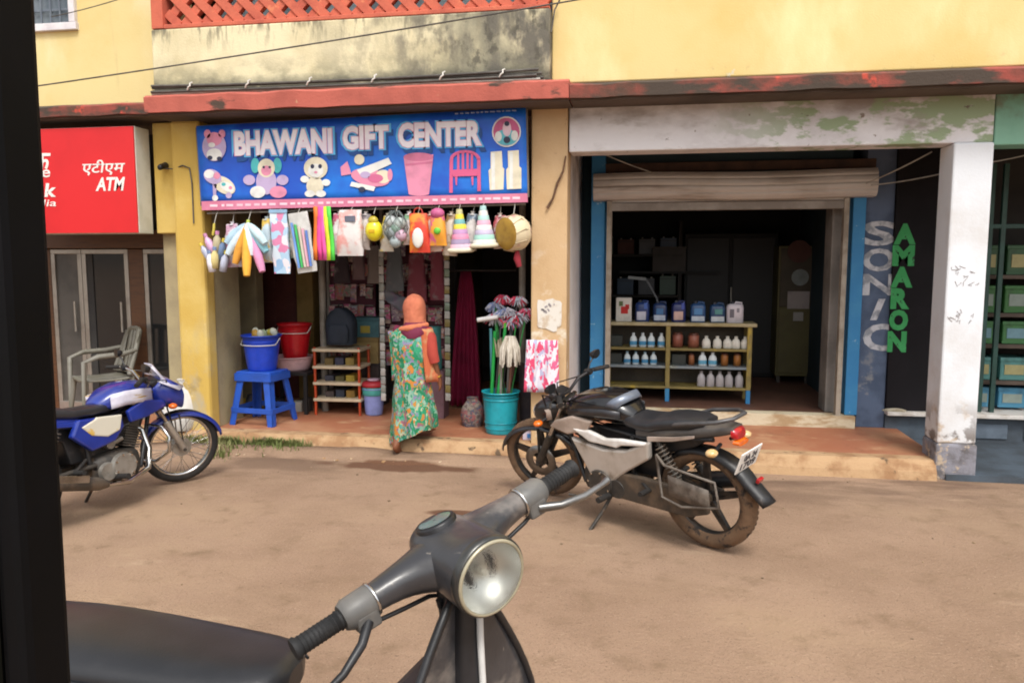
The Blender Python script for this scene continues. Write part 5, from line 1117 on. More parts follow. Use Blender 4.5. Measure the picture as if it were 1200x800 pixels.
# crates in the right bay: green above, blue below
def crate(px0, px1, lev, col, label):
    y = 7.68; a, b = X(px0, y), X(px1, y); z = BAYZ[lev] + .002; h = {0: .18, 1: .2, 2: .2, 3: .24}.get(lev, .26)
    t = thing('plastic_crate', label, 'crate', ((a + b) / 2, y, z), 0, 'crates stacked on the right bay shelves'); hw = (b - a) / 2 - .01
    m = mat('crate_' + col.strip('#'), col, .5, '#' + ''.join('%02x' % int(int(col[i:i + 2], 16) * .7) for i in (1, 3, 5)), 5, .45, .65)
    MB().box(-hw, hw, 0, .3, 0, h).build('crate_body', m, t, .012)
    MB().box(-hw - .006, hw + .006, -.008, .308, h - .03, h + .004).build('rim', m, t, .005)
    MB().box(-hw * .7, hw * .7, -.006, -.0005, h * .25, h * .7).build('crate_label', plain(('#86938a', '#a8a070', '#6f94a0')[lev % 3], .6), t, .002)
    MB().box(-hw - .004, hw + .004, -.006, -.0005, .0, h * .12).build('base_band', m, t, .003)
for lev, cc, nm in ((0, '#41809e', 'blue crate'), (1, '#4f8480', 'faded teal crate'), (2, '#3a6f3e', 'green crate'), (3, '#30662f', 'deep green crate'), (4, '#2c5434', 'dull green crate')):
    for (p0, p1, wh) in ((1148, 1168, 'left of the green frame post'), (1176, 1212, 'just right of the green frame post'), (1216, 1252, 'farther right in the bay')):
        crate(p0, p1, lev, cc, '%s %s, %s level' % (nm, wh, ('bottom', 'second', 'third', 'fourth', 'top')[lev]))
# odds and ends on the ledge
T = thing('rag_heap', 'pale crumpled rag lying on the white ledge under the black panel', 'rag', (X(1055, 7.44), 7.435, .3))
MB().loft([hell(z, 0, 0, .1 * k_, .028 * k_, 18, 2.2, .12, z * 40, 5) for z, k_ in ((0, 1), (.012, .95), (.022, .6), (.028, .2))]).build('rag', mat('dusty_rag', '#a59c8a', .95, '#8a806c', 14), T)
# ------------------------------------------------------------------ motorcycles
def wheel(t, cx, cz, Ro, rt, style, fn, tyre_m, rim_m, front):
    """rim as the part, with tyre, spokes, hub and brake as its sub-parts; fn places it (steering)"""
    c = V((cx, 0, cz)); ax = (0, 1, 0); Rr = Ro - rt * 1.75
    rim = MB().torus(c, ax, Rr, .016, 44, 8, 0, 1.6).xf(fn).build('wheel', rim_m, t)
    ty = MB().torus(c, ax, Ro - rt, rt, 52, 12, 0, 1.05 if front else 1.2)
    for i in range(52):   # tread blocks
        a = 2 * PI * i / 52
        for s in (-1, 1): ty.boxr(c + V((math.cos(a) * (Ro - .0125), s * rt * .4, math.sin(a) * (Ro - .0125))), (.012, rt * .55, .022), (0, -a, s * .4))
    ty.xf(fn).build('tyre', tyre_m, rim)
    hub = MB()
    if style == 'alloy':
        for i in range(5):
            a = 2 * PI * i / 5 + .35; d = V((math.cos(a), 0, math.sin(a))); tg = V((-math.sin(a), 0, math.cos(a)))
            o = MB()
            for s in (-1, 1): o.bar(c + d * .03 + tg * .016 * s, c + d * Rr + tg * .006 * s, .018, .026, up=(0, 1, 0))
            o.xf(fn).build('spoke', rim_m, rim)
        hub.cyl(c + V((0, -.05, 0)), c + V((0, .05, 0)), .042, n=18)
    else:
        w_ = MB()
        for i in range(36):
            a = 2 * PI * i / 36; s = 1 if i % 2 else -1; b = a + (.45 if (i // 2) % 2 else -.45)
            w_.tube([c + V((.065 * math.cos(b), s * .03, .065 * math.sin(b))), c + V((Rr * math.cos(a), 0, Rr * math.sin(a)))], .0022, 4)
        w_.xf(fn).build('wire_spokes', CHROME, rim)
        hub.cyl(c + V((0, -.045, 0)), c + V((0, .045, 0)), .07, n=22).cyl(c + V((0, -.055, 0)), c + V((0, .055, 0)), .03, n=14)
    hub.xf(fn).build('hub', DKMET if style == 'alloy' else mat('hub_alloy', '#a5a29c', .4, '#8c8880', 12, metal=.6), rim)
    if style == 'alloy' and front: MB().lathe([(.06, 0), (.115, 0), (.115, .005), (.06, .005)], c + V((0, .055, 0)), 32, 0, V((0, 1, 0)).to_track_quat('Z', 'Y').to_matrix()).xf(fn).build('brake_disc', mat('disc_steel', '#8d8a86', .3, '#77736e', 9, metal=.9), rim)
    return rim
def arcstrip(c, Rr, a0, a1, w_, n, drop=.03, w1=None):
    rows = []
    for i in range(n + 1):
        t = i / n; a = a0 + (a1 - a0) * t; wd = w_ + ((w1 if w1 else w_) - w_) * t; rr = []
        for k in range(7):
            u = -1 + 2 * k / 6; r_ = Rr - drop * abs(u) ** 3; rr.append(V((c[0] + r_ * math.cos(a), u * wd / 2, c[2] + r_ * math.sin(a))))
        rows.append(rr)
    return rows
def moto(label, rear, front, lean, steer, st, scale):
    rear, front = V(rear), V(front); d = front - rear; rz = math.atan2(d.y, d.x); mid_ = (rear + front) / 2
    t = thing('motorcycle', label, 'motorcycle', (mid_.x, mid_.y, -.005), 0, 'motorcycles parked in front of the shops', (-lean, 0, rz)); t.scale = (scale,) * 3
    HX, HZ = .40, .80; A = V((-.27, 0, .53)).normalized(); q = Matrix.Rotation(steer, 3, A); h0 = V((HX, 0, HZ))
    fs = lambda v: h0 + q @ (V(v) - h0)
    idn = lambda v: v
    RF, RR_ = .292, .305; al = st['wheel']
    wheel(t, .655, RF, RF, .034 if al == 'wire' else .037, al, fs, st['tyre'], st['rim'], True)
    wheel(t, -.645, RR_, RR_, .04 if al == 'wire' else .046, al, idn, st['tyre'], st['rim'], False)
    # fork
    for s in (-1, 1):
        y = .082 * s; f0 = V((.655, y, RF)); f1 = V((.36, y, .90)); k_ = f0.lerp(f1, .45)
        o = MB().tube([f0 + V((.0, 0, -.02)), f0, k_], [.018, .026, .026], 12).xf(fs).build('fork_leg', st['slider'], t)
        MB().tube([k_, f1], .0165, 10).xf(fs).build('fork_tube', CHROME, o)
        MB().cyl(f0 + V((0, -.014 * s, 0)), f0 + V((0, .03 * s, 0)), .014, n=8).xf(fs).build('axle_nut', DKMET, o)
    MB().boxr((.385, 0, .86), (.06, .22, .03), (0, -.45, 0)).boxr((.465, 0, .70), (.06, .22, .035), (0, -.45, 0)).xf(fs).build('fork_yoke', DKMET, t, .006)
    MB().strip(arcstrip((.655, 0, RF), RF + .035, R(12), R(158), .12, 18, .03), -.005).xf(fs).build('front_mudguard', st['fender'], t)
    for s in (-1, 1): MB().bar((.62, .062 * s, RF + .32), (.655, .07 * s, RF + .03), .006, .018, up=(0, 1, 0)).xf(fs).build('mudguard_stay', DKMET, t)
    # headlamp cowl and lamp
    cw = MB(); kf = 1.28 if st.get('screen') else 1.; zf = .035 if st.get('screen') else 0; rings = [sell(.40, 0, .80 + zf, .07, .06, 20, 2.6), sell(.46, 0, .80 + zf, .105 * kf, .10 * kf, 20, 2.8), sell(.53, 0, .79 + zf, .11 * kf, .105 * kf, 20, 2.8), sell(.58 + zf, 0, .77 + zf * .5, .095 * kf, .085 * kf, 20, 2.8), sell(.6 + zf, 0, .765, .085 * kf, .075 * kf, 20, 2.8)]
    cw.loft(rings).xf(fs).build('headlamp_cowl', st['cowl'], t)
    hl = MB().loft([sell(.601 + zf, 0, .765, .078, .066, 20, 2.6), sell(.615 + zf, 0, .765, .07, .06, 20, 2.6), sell(.624 + zf, 0, .765, .045, .04, 20, 2.4)]).xf(fs).build('headlamp', mat('motorcycle_lamp_glass', '#c9ccd0', .08, '#aab0b6', 30, coat=.8), t)
    if st.get('screen'):
        MB().strip([[V((.60 - .17 * v - .03 * u * u, .12 * u * (1 - .3 * v), .82 + .26 * v)) for u in (-1, -.5, 0, .5, 1)] for v in (0, .25, .5, .75, 1)], .006).xf(fs).build('fly_screen', st['screen'], t)
        MB().strip([[V((.655 - .16 * v - .07 * u * u, .15 * u, .865 + .10 * v)) for u in (-1, -.5, 0, .5, 1)] for v in (0, .5, 1)], .006).xf(fs).build('visor', st['accent'], t)
    else:
        for s in (-1, 1): MB().strip([[V((.60 - .14 * v, s * (.085 + .03 * v), .70 + .10 * u + .04 * v)) for u in (0, .5, 1)] for v in (0, .5, 1)], .008).xf(fs).build('cowl_wing', st['accent'], t)
    MB().boxr((.43, 0, .93), (.08, .17, .06), (0, -.5, 0)).xf(fs).build('instrument_pod', BLKPL, t, .015)
    for s in (-1, 1):
        ind = MB().ell((.535, s * .17, .735), (.032, .036, .026), 12, 8).xf(fs).build('indicator', ORL, t)
        MB().cyl((.5, s * .09, .745), (.53, s * .15, .737), .011, n=8).xf(fs).build('stalk', BLKPL, ind)
    # handlebar
    for s in (-1, 1):
        pts = [(.36, 0, .945), (.365, .06 * s, .95), (.345, .14 * s, 1.0), (.30, .24 * s, 1.02), (.235, .35 * s, 1.0)]
        hb = MB().tube(pts, .012, 10).xf(fs).build('handlebar', BLKPL if al == 'alloy' else CHROME, t)
        MB().tube([(.285, .265 * s, 1.015), (.225, .365 * s, .997)], .018, 12).xf(fs).build('grip', RUBBER, hb)
        MB().tube([(.32, .24 * s, 1.01), (.33, .30 * s, 1.0), (.29, .385 * s, .985)], .007, 8).xf(fs).build('lever', DKMET, hb)
        MB().boxr((.31, .23 * s, 1.012), (.05, .05, .045)).xf(fs).build('switchgear', BLKPL, hb, .008)
        mi = MB().tube([(.31, .22 * s, 1.02), (.30, .255 * s, 1.08), (.29, .30 * s, 1.11)], .006, 8).xf(fs).build('mirror_stem', BLKPL, t)
        MB().loft([sell(.275, .335 * s, 1.13, .05, .034, 16, 2.8), sell(.30, .335 * s, 1.13, .047, .03, 16, 2.8), sell(.318, .335 * s, 1.13, .025, .016, 16, 2.4)]).xf(fs).build('mirror', BLKPL, mi)
    MB().tube([V((.33, .2, 1.0)), V((.48, .13, .98)), V((.5, .08, .8)), V((.43, .05, .66))], .006, 6).tube([V((.33, -.2, 1.0)), V((.5, -.12, .96)), V((.52, -.09, .7)), V((.6, -.075, .4))], .006, 6).xf(fs).build('control_cable', BLKPL, t)
    # tank
    TK = [(.40, .80, .055, .055), (.37, .83, .105, .085), (.28, .855, .142, .108), (.16, .855, .15, .108), (.05, .83, .132, .09), (-.03, .79, .095, .062), (-.06, .775, .06, .04)]
    tk = MB().loft([sell(x, 0, cz, ry, rz_, 24, 2.7) for x, cz, ry, rz_ in TK]).build('tank', st['tank'], t)
    MB().cyl((.2, 0, .955), (.2, 0, .972), .04, n=18).build('filler_cap', CHROME, tk)
    for s in (-1, 1):
        MB().strip([[V((x, s * (ry * .985 + .006), z)) for x, ry, z in ((.33, .13, z0), (.22, .148, z0 + .01), (.1, .142, z0 + .005), (.0, .115, z0 - .015))] for z0 in st['stripe']], .004 * s).build('tank_panel', st['stripe_m'], tk)
        MB().prism([(x, s * .118, z) for x, z in st['shroud']], (0, s * .035, 0)).build('tank_shroud', st['shroud_m'], t, .012)
        MB().prism([(x, s * .105, z) for x, z in st['panel']], (0, s * .05, 0)).build('side_panel', st['panel_m'], t, .014)
        if st.get('panel2'): MB().prism([(x, s * .125, z) for x, z in st['panel2']], (0, s * .036, 0)).build('side_panel', st['panel2_m'], t, .01)
    # crest between tank and seat
    if st.get('crest'):
        rws = []
        for x, cz, ry, rz_ in ((.085, .841, .141, .099), (.05, .83, .132, .09), (.015, .813, .118, .079)):
            rg = sell(x, 0, cz, ry + .005, rz_ + .005, 24, 2.7); rws.append([V((p.x + .10 * (max(0, p.z - cz) / .1) ** 2 * -.9 + .02, p.y, p.z)) for p in rg[1:12]])
        MB().strip(rws, .004).build('tank_crest', st['crest'], tk)
    # seat
    SE = [(.03, .755, .075, .035), (-.03, .76, .11, .045), (-.15, .757, .128, .045), (-.28, .762, .132, .048), (-.36, .785, .13, .05), (-.48, .805, .122, .05), (-.62, .82, .105, .042), (-.69, .825, .075, .025)]
    MB().loft([sell(x, 0, cz, ry, rz_, 22, 2.9) for x, cz, ry, rz_ in SE]).build('seat', VINYL, t)
    # tail
    TL = [(-.25, .70, .11, .045), (-.45, .725, .115, .05), (-.65, .765, .10, .048), (-.80, .80, .075, .036), (-.86, .81, .05, .025)]
    MB().loft([sell(x, 0, cz, ry, rz_, 20, 3) for x, cz, ry, rz_ in TL]).build('tail_cowl', st['tail'], t)
    for s in (-1, 1): MB().prism([(x, s * .116, z) for x, z in ((-.26, .665), (-.50, .70), (-.66, .75), (-.66, .768), (-.48, .728), (-.26, .70))], (0, s * .012, 0)).build('tail_stripe', st['shroud_m'], t, .004)
    MB().tube([V((-.50, .10, .80)), V((-.62, .145, .845)), V((-.80, .125, .88)), V((-.87, .06, .893)), V((-.87, -.06, .893)), V((-.80, -.125, .88)), V((-.62, -.145, .845)), V((-.50, -.10, .80))], .0135, 8).build('grab_rail', st['rail'], t)
    tl = MB().loft([sell(-.85, 0, .79, .058, .036, 18, 3.4), sell(-.872, 0, .782, .054, .032, 18, 3.4), sell(-.88, 0, .776, .044, .024, 18, 3.2)]).build('tail_lamp', REDL, t)
    MB().loft([sell(-.86, 0, .735, .06, .02, 14, 2.6), sell(-.892, 0, .728, .05, .016, 14, 2.6)]).build('lower_lens', ORL, tl)
    for s in (-1, 1):
        ind = MB().ell((-.80, s * .17, .70), (.034, .036, .026), 12, 8).build('indicator', mat('pale_amber_lens', '#d9b98a', .2, '#c9a060', 20, coat=.5), t)
        MB().cyl((-.78, s * .05, .71), (-.80, s * .15, .70), .011, n=8).build('stalk', BLKPL, ind)
    rows = arcstrip((-.645, 0, RR_), RR_ + .045, R(60), R(148), .14, 14, .035)
    rows += [[V((v.x - .11 * k_, v.y * (1 - .1 * k_), v.z - .12 * k_)) for v in rows[-1]] for k_ in (.33, .66, 1)]
    MB().strip(rows, -.006).build('rear_mudguard', st['rearf'], t)
    # plate
    pl = MB().boxr((-.915, 0, .625), (.008, .21, .15), (0, -.35, 0)).build('number_plate', WHITE, t, .004)
    ikm = mat('plate_ink', '#34343a', .6, '#48484e', 9)
    for row_, s_ in ((.03, '0A 24'), (-.03, '1709')):
        o = text_mesh(s_, .13 if row_ > 0 else .15, .042, ikm, 'plate_lettering', pl, (0, 0, 0), ext=.002, bold=.02)
        mt = Matrix.Rotation(-.35, 4, 'Y'); o.matrix_local = Matrix.Translation(V((-.915, 0, .625))) @ mt @ Matrix.Translation(V((-.0045, 0, row_))) @ Matrix.Rotation(-PI / 2, 4, 'Z') @ Matrix.Rotation(PI / 2, 4, 'X')
    MB().boxr((-.975, 0, .5), (.02, .05, .03), (0, -.35, 0)).build('reflector', REDL, t, .004)
    # frame, engine
    fr = MB()
    for s in (-1, 1):
        fr.tube([(.40, .02 * s, .74), (.30, .05 * s, .45), (.22, .07 * s, .24), (-.05, .09 * s, .2), (-.2, .1 * s, .36)], .016, 8)
        fr.tube([(.38, .02 * s, .8), (.1, .06 * s, .7), (-.3, .1 * s, .67), (-.75, .07 * s, .74)], .016, 8)
        fr.tube([(-.2, .1 * s, .36), (-.22, .1 * s, .68)], .016, 8)
    fr.build('frame', BLKPL, t)
    en = MB().loft([sell(x, 0, .30, ry, rz_, 20, 3) for x, ry, rz_ in ((.2, .09, .06), (.17, .13, .11), (.0, .145, .13), (-.14, .13, .115), (-.18, .09, .07))]).build('engine', DKMET, t)
    fin = MB()
    for i in range(9):
        c = V((.145, 0, .42)) + V((.35, 0, .94)).normalized() * i * .021; fin.boxr(c, (.14 - (.03 if i > 6 else 0), .17, .009), (0, .36, 0))
    fin.boxr((.19, 0, .54), (.09, .12, .2), (0, .36, 0)); fin.build('cylinder_fins', mat('fin_metal', '#57534d', .5, '#423f3b', 9, metal=.4), en)
    for s in (-1, 1):
        q_ = V((0, 1, 0)).to_track_quat('Z', 'Y').to_matrix()
        MB().cyl((.02, .14 * s, .3), (.02, .17 * s, .3), .1, .09, 22).cyl((-.1, .13 * s, .28), (-.1, .155 * s, .28), .07, .06, 18).build('engine_cover', st['cover'], en, .006)
        bo_ = MB()
        for j in range(7):
            a = 2 * PI * j / 7; bo_.cyl((.02 + .082 * math.cos(a), .168 * s, .3 + .082 * math.sin(a)), (.02 + .082 * math.cos(a), .178 * s, .3 + .082 * math.sin(a)), .008, n=8)
        bo_.build('cover_bolts', CHROME, en)['kind'] = 'stuff'
        MB().cyl((-.03, .05 * s, .47), (-.03, .11 * s, .47), .032, n=14).tube([(-.02, .08 * s, .47), (.08, .08 * s, .5)], .022, 10).build('carburettor', st['cover'], t)
        MB().tube([(-.02, .09 * s, .5), (.06, .13 * s, .6), (.22, .12 * s, .64), (.33, .07 * s, .72)], .006, 6).build('control_cable', BLKPL, t)
    MB().tube([V((.25, .0, .58)), V((.3, -.03, .52)), V((.3, -.08, .36)), V((.24, -.12, .22)), V((.05, -.14, .17)), V((-.15, -.15, .2))], .02, 10).build('exhaust_pipe', CHROME if al == 'wire' else DKMET, t)
    MB().tube([V((-.13, -.155, .2)), V((-.2, -.16, .22)), V((-.45, -.17, .29)), V((-.74, -.18, .37)), V((-.78, -.18, .38))], [.025, .045, .052, .05, .03], 14).build('silencer', st['muffler'], t)
    MB().bar((-.3, -.215, .28), (-.66, -.225, .375), .01, .05, up=(0, 0, 1)).build('heat_shield', CHROME, t, .004)
    # swingarm, shocks, chain
    for s in (-1, 1):
        MB().tube([(-.16, .1 * s, .34), (-.4, .1 * s, .33), (-.68, .1 * s, .305)], [.022, .02, .018], 8).build('swingarm', DKMET, t)
        b, a = V((-.58, .115 * s, .33)), V((-.40, .105 * s, .68)); sh = MB().tube([b, a], .013, 8).tube([b, b.lerp(a, .35)], .026, 10).build('shock_absorber', DKMET, t)
        co = MB(); dd = (a - b); u = dd.normalized(); x_ = u.orthogonal().normalized(); y_ = u.cross(x_)
        co.tube([b.lerp(a, .32 + .6 * i / 90) + (x_ * math.cos(i * .62) + y_ * math.sin(i * .62)) * .031 for i in range(91)], .0055, 5).build('spring', mat('spring_paint', '#55504a', .5, '#6a5d50', 14), sh)
        MB().cyl((-.645, .085 * s, .305), (-.645, .135 * s, .305), .016, n=8).build('axle_nut', CHROME, t)
        MB().tube([(-.05, .1 * s, .22), (-.05, .24 * s, .235)], .012, 8).tube([(-.05, .17 * s, .233), (-.05, .27 * s, .237)], .019, 10).build('footpeg', RUBBER, t)
        MB().tube([(-.22, .1 * s, .4), (-.32, .15 * s, .36), (-.36, .16 * s, .33)], .012, 8).tube([(-.35, .15 * s, .335), (-.35, .24 * s, .34)], .017, 8).build('pillion_peg', RUBBER, t)
    MB().prism([(x, .115, z) for x, z in ((-.1, .40), (-.3, .41), (-.6, .40), (-.74, .36), (-.74, .27), (-.6, .22), (-.3, .22), (-.1, .22))], (0, .035, 0)).build('chain_cover', st['chain'], t, .012)
    sg = MB().tube([V((-.42, .15, .60)), V((-.5, .19, .56)), V((-.82, .19, .52)), V((-.84, .19, .36)), V((-.6, .19, .30)), V((-.46, .18, .33)), V((-.42, .15, .6))], .009, 7)
    sg.strip([[V((-.52 - .26 * k / 4, .188, .36 + .14 * j / 3 - .01 * k)) for k in range(5)] for j in range(4)], .006)
    sg.build('saree_guard', st['guard'], t)
    MB().prism([(x, -.06, z) for x, z in ((.22, .68), (-.3, .68), (-.5, .73), (-.76, .77), (-.62, .66), (-.34, .56), (-.3, .38), (-.02, .38), (.12, .5))], (0, .12, 0)).build('inner_panel', BLKPL, t, .01)
    MB().strip(arcstrip((-.645, 0, RR_), RR_ + .03, R(35), R(75), .12, 8, .03), -.006).build('inner_mudguard', BLKPL, t)
    MB().tube([(-.02, .09, .22), (-.0, .18, .12), (.03, .30, .015 + .0)], .011, 8).boxr((.03, .31, .012), (.05, .04, .012)).build('side_stand', DKMET, t)
    MB().tube([(.12, .15, .2), (.2, .17, .17), (.26, .2, .18)], .008, 6).build('gear_lever', DKMET, t)
    if st.get('leg_guard'):
        MB().tube([V((.36, s_ * .02, .62)) if 0 else V((.33, s_, z)) for s_, z in ((-.06, .56), (-.2, .54), (-.26, .45), (-.24, .32), (-.1, .25), (.1, .25), (.24, .32), (.26, .45), (.2, .54), (.06, .56))], .012, 8).build('crash_guard', CHROME, t)
    for o in [o for o in C.objects if o.parent == t and not o.name.startswith('wheel')]:
        for q_ in [o] + [p for p in C.objects if p.parent == o]:
            if q_.name.startswith('plate_lettering'): q_.location.z = .3 + (q_.location.z - .3) * .87; continue
            for v in q_.data.vertices:
                if st.get('back') and o.name.split('.')[0] in ('tank', 'seat', 'side_panel', 'tank_shroud', 'inner_panel', 'tail_stripe'): v.co.x -= st['back'] * math.exp(-((v.co.x - .02) / .36) ** 2)
                if v.co.z > .3: v.co.z = .3 + (v.co.z - .3) * (.87 - st['drop'] * max(0, min(1, (v.co.x + .1) / .4)))
    return t
tb_black = mat('black_tank_paint', '#121214', .22, '#1a1a1d', 5, coat=.6)
black_st = dict(wheel='alloy', drop=.10, back=.15, tyre=DUSTYR, rim=mat('black_alloy', '#1d1b1a', .5, '#3a3028', 10, .45, .65), slider=DKMET, fender=mat('gloss_black_fender', '#1d1e22', .25, '#26272b', 5, coat=.5), cowl=mat('black_cowl', '#1a1a1c', .3, '#222226', 5, coat=.4),
    accent=mat('dusty_silver_scoop', '#a8968a', .4, '#8e7d72', 6), screen=None, tank=tb_black, stripe=(.80, .85), stripe_m=mat('tank_graphic', '#2c2c30', .3, '#38383c', 6),
    shroud=[(.42, .74), (.30, .80), (.18, .76), (.22, .68), (.34, .64), (.46, .68)], shroud_m=mat('silver_pink_trim', '#b3a296', .4, '#97877b', 6), panel=[(.32, .62), (.12, .56), (-.05, .58), (-.30, .675), (-.29, .55), (-.04, .42), (.12, .27), (.2, .30), (.26, .46)], panel_m=SILVER,
    panel2=[(.30, .70), (.20, .605), (.02, .585), (-.02, .61), (-.26, .64), (-.28, .665), (-.02, .655), (.1, .64), (.2, .69)], panel2_m=mat('white_silver_trim', '#e2dfdb', .35, '#cdc7c0', 6), crest=mat('blue_grey_crest', '#7f8794', .3, '#6b7280', 5, metal=.4), tail=mat('grey_tail', '#4a4644', .4, '#5a544e', 6), rail=mat('grey_rail', '#5c5b5c', .4, '#4a494a', 9, metal=.4),
    rearf=BLKPL, cover=DKMET, muffler=BLKPL, chain=mat('dusty_chain_cover', '#3d352d', .7, '#5e4e3e', 8), guard=mat('dusty_guard', '#6b6259', .6, '#4b423a', 14))
moto('black and silver motorcycle with mud coloured tyres on its side stand', (.425, 4.53, 0), (-.675, 5.36, 0), .15, R(18), black_st, 1.02)
bluep = mat('deep_blue_paint', '#182a7c', .28, '#1e338c', 5, coat=.6); whp = mat('tank_white', '#c9c6d2', .3, '#b7b4c4', 5, coat=.4)
blue_st = dict(wheel='wire', drop=.03, tyre=RUBBER, rim=CHROME, slider=mat('fork_silver', '#bdb9b2', .3, '#a39e96', 10, metal=.6), fender=bluep, cowl=bluep, accent=whp, screen=whp, tank=bluep, stripe=(.765, .80, .84, .88), stripe_m=mat('white_gold_tank', '#cdcad6', .3, '#b7b4c4', 5, coat=.4, layers=(('#a98a3c', 3, .58, .62, .0, .1, (1, 1, 9)),)),
    shroud=[(.42, .76), (.24, .79), (.10, .72), (.12, .62), (.26, .64), (.44, .70)], shroud_m=bluep, panel=[(.05, .70), (-.28, .72), (-.34, .60), (-.2, .46), (-.02, .50), (.06, .60)], panel_m=bluep,
    panel2=[(.05, .70), (-.14, .712), (-.27, .66), (-.2, .58), (-.08, .545), (.02, .58)], panel2_m=mat('white_gold_panel', '#c9c4b4', .35, '#c9a95a', 7, .55, .62), crest=None, tail=bluep, rail=CHROME, rearf=BLKPL, cover=mat('polished_cover', '#a19d96', .35, '#87827a', 9, metal=.6), muffler=mat('sooty_muffler', '#4a4642', .45, '#6d6257', 8, metal=.5), chain=DKMET, guard=CHROME, leg_guard=True)
moto('blue and white motorcycle with wire wheels beside the ochre pillar', (-3.70, 4.0, 0), (-3.41, 5.19, 0), .1, R(-28), blue_st, .97)

# ------------------------------------------------------------------ scooter in the foreground
SO = V((-.75, 1.53, 0))
T = thing('scooter', 'old dark grey scooter with round headlamp and black seat, nearest to the camera', 'scooter', SO)
SG = mat('worn_grey_scooter_paint', '#333336', .36, '#3f3f42', 7, .4, .7, .04, 60, coat=.25, layers=(('#77706a', 5, .52, .72, None, None, (1, 1, 1.5)), ('#232325', 3, .6, .7, None, None, None), ('#8f867a', 26, .66, .74, None, None, (1, 2.5, 1))))
SGD = mat('dark_scooter_plastic', '#1b1b1d', .4, '#27272a', 9, .4, .7, .05, 60)
bar = V((.64, .69, .25)).normalized(); fw = V((.73, -.68, -.10)).normalized()
M_ = V((.345, .005, 1.05)); NG = V((.115, -.245, .925)); FG = V((.60, .275, 1.165))
bar = (FG - NG).normalized(); M_ = (NG + FG) / 2; fw = (fw - bar * fw.dot(bar)).normalized(); upv = fw.cross(bar) * -1
if upv.z < 0: upv = -upv
def ring_on(c, ax1, ax2, r1, r2, n=24, e=2.2):
    o = []
    for k in range(n):
        a = 2 * PI * k / n; ca, sa = math.cos(a), math.sin(a)
        o.append(c + ax1 * r1 * math.copysign(abs(ca) ** (2 / e), ca) + ax2 * r2 * math.copysign(abs(sa) ** (2 / e), sa))
    return o
hc = M_ + fw * .125      # headlamp centre
h_ = MB()
h_.loft([ring_on(M_ - fw * .10 + upv * .012, bar, upv, .03, .022), ring_on(M_ - fw * .085 + upv * .012, bar, upv, .062, .045), ring_on(M_ - fw * .03 + upv * .006, bar, upv, .078, .058, 24, 2.6), ring_on(M_ + fw * .035, bar, upv, .08, .068, 24, 2.6), ring_on(M_ + fw * .085, bar, upv, .083, .08), ring_on(M_ + fw * .112, bar, upv, .083, .082), ring_on(M_ + fw * .120, bar, upv, .080, .079), ring_on(M_ + fw * .116, bar, upv, .077, .076), ring_on(M_ + fw * .09, bar, upv, .07, .069), ring_on(M_ + fw * .068, bar, upv, .05, .05), ring_on(M_ + fw * .062, bar, upv, .02, .02)])
for s in (-1, 1):
    h_.loft([ring_on(M_ + bar * s * x_ + fw * f_ + upv * u_, fw, upv, r1, r2) for x_, f_, u_, r1, r2 in ((.02, .01, .0, .08, .06), (.065, .003, .002, .064, .05), (.10, -.006, .006, .044, .04), (.14, -.01, .008, .034, .033), (.19, -.01, .008, .0285, .0285), (.205, -.01, .008, .0285, .0285))])
hs = h_.build('headset', SG, T, sub=1)
GP = -fw * .01 + upv * .008
for s in (-1, 1):
    g0, g1, g2, g3 = (M_ + GP + bar * s * x for x in (.195, .252, .272, .368))
    sw = MB().tube([g0, g0.lerp(g1, .1), g1, g1 + bar * s * .012], [.031, .0335, .0325, .026], 18).boxr(g0.lerp(g1, .5) + fw * .012 - upv * .02, (.05, .045, .04), (0, -.3, math.atan2(bar.y, bar.x))).build('switch_housing', mat('worn_switch_grey', '#5b5a58', .45, '#6e6b66', 10, .4, .65), T, .006)
    gr_ = MB().tube([g1 + bar * s * .012, g1 + bar * s * .02, g2, g3 - bar * s * .012, g3 - bar * s * .008, g3], [.018, .0215, .0185, .0185, .023, .021], 18)
    for i in range(9): gr_.torus(g2.lerp(g3, .1 + i * .09), bar, .0185, .0014, 18, 5)
    gr_.build('grip', mat('grip_rubber', '#1d1d1e', .7, '#2b2a29', 18), T)
    MB().torus(g0, bar, .0315, .004, 24, 8).build('clamp_ring', CHROME, sw)
    lv0 = g0.lerp(g1, .55) + fw * .03 - upv * .02
    lv_pts = [lv0, lv0 + fw * .03 + bar * s * .04 - upv * .004, lv0 + fw * .042 + bar * s * .10 - upv * .01, lv0 + fw * .035 + bar * s * .165 - upv * .018, lv0 + fw * .032 + bar * s * .185 - upv * .018]
    if s < 0: lv_pts = [lv0, lv0 + fw * .03 + bar * s * .035 - upv * .012, lv0 + fw * .048 + bar * s * .09 - upv * .03, lv0 + fw * .045 + bar * s * .15 - upv * .05, lv0 + fw * .04 + bar * s * .17 - upv * .055]
    MB().tube(lv_pts, [.011, .0095, .008, .007, .009], 10).build('brake_lever' if s < 0 else 'clutch_lever', mat('lever_alloy', '#8d8c8a', .3, '#6f6e6c', 12, metal=.8) if s > 0 else SGD, T)
qf = fw.to_track_quat('Z', 'Y').to_matrix()
bz = MB().lathe([(.083, -.012), (.0855, 0), (.0845, .008), (.079, .012), (.0765, .006)], hc - fw * .003, 40, 0, qf).build('headlamp', mat('lamp_rim_dark', '#4a4a4a', .3, '#5f5f5c', 8, metal=.7), T)
MB().lathe([(.003, -.05), (.03, -.045), (.055, -.028), (.07, -.006), (.0765, .004)], hc, 40, 0, qf).build('reflector', mat('lamp_reflector', '#dededa', .42, '#cfcfca', 20, metal=.85), bz)
MB().lathe([(.078, .005), (.072, .013), (.05, .022), (.025, .026), (.003, .027)], hc, 40, 0, qf).build('lens', mat('fluted_lens', '#f0f2ee', .16, trans=1, ior=1.25, bump=.25, bs=140), bz)
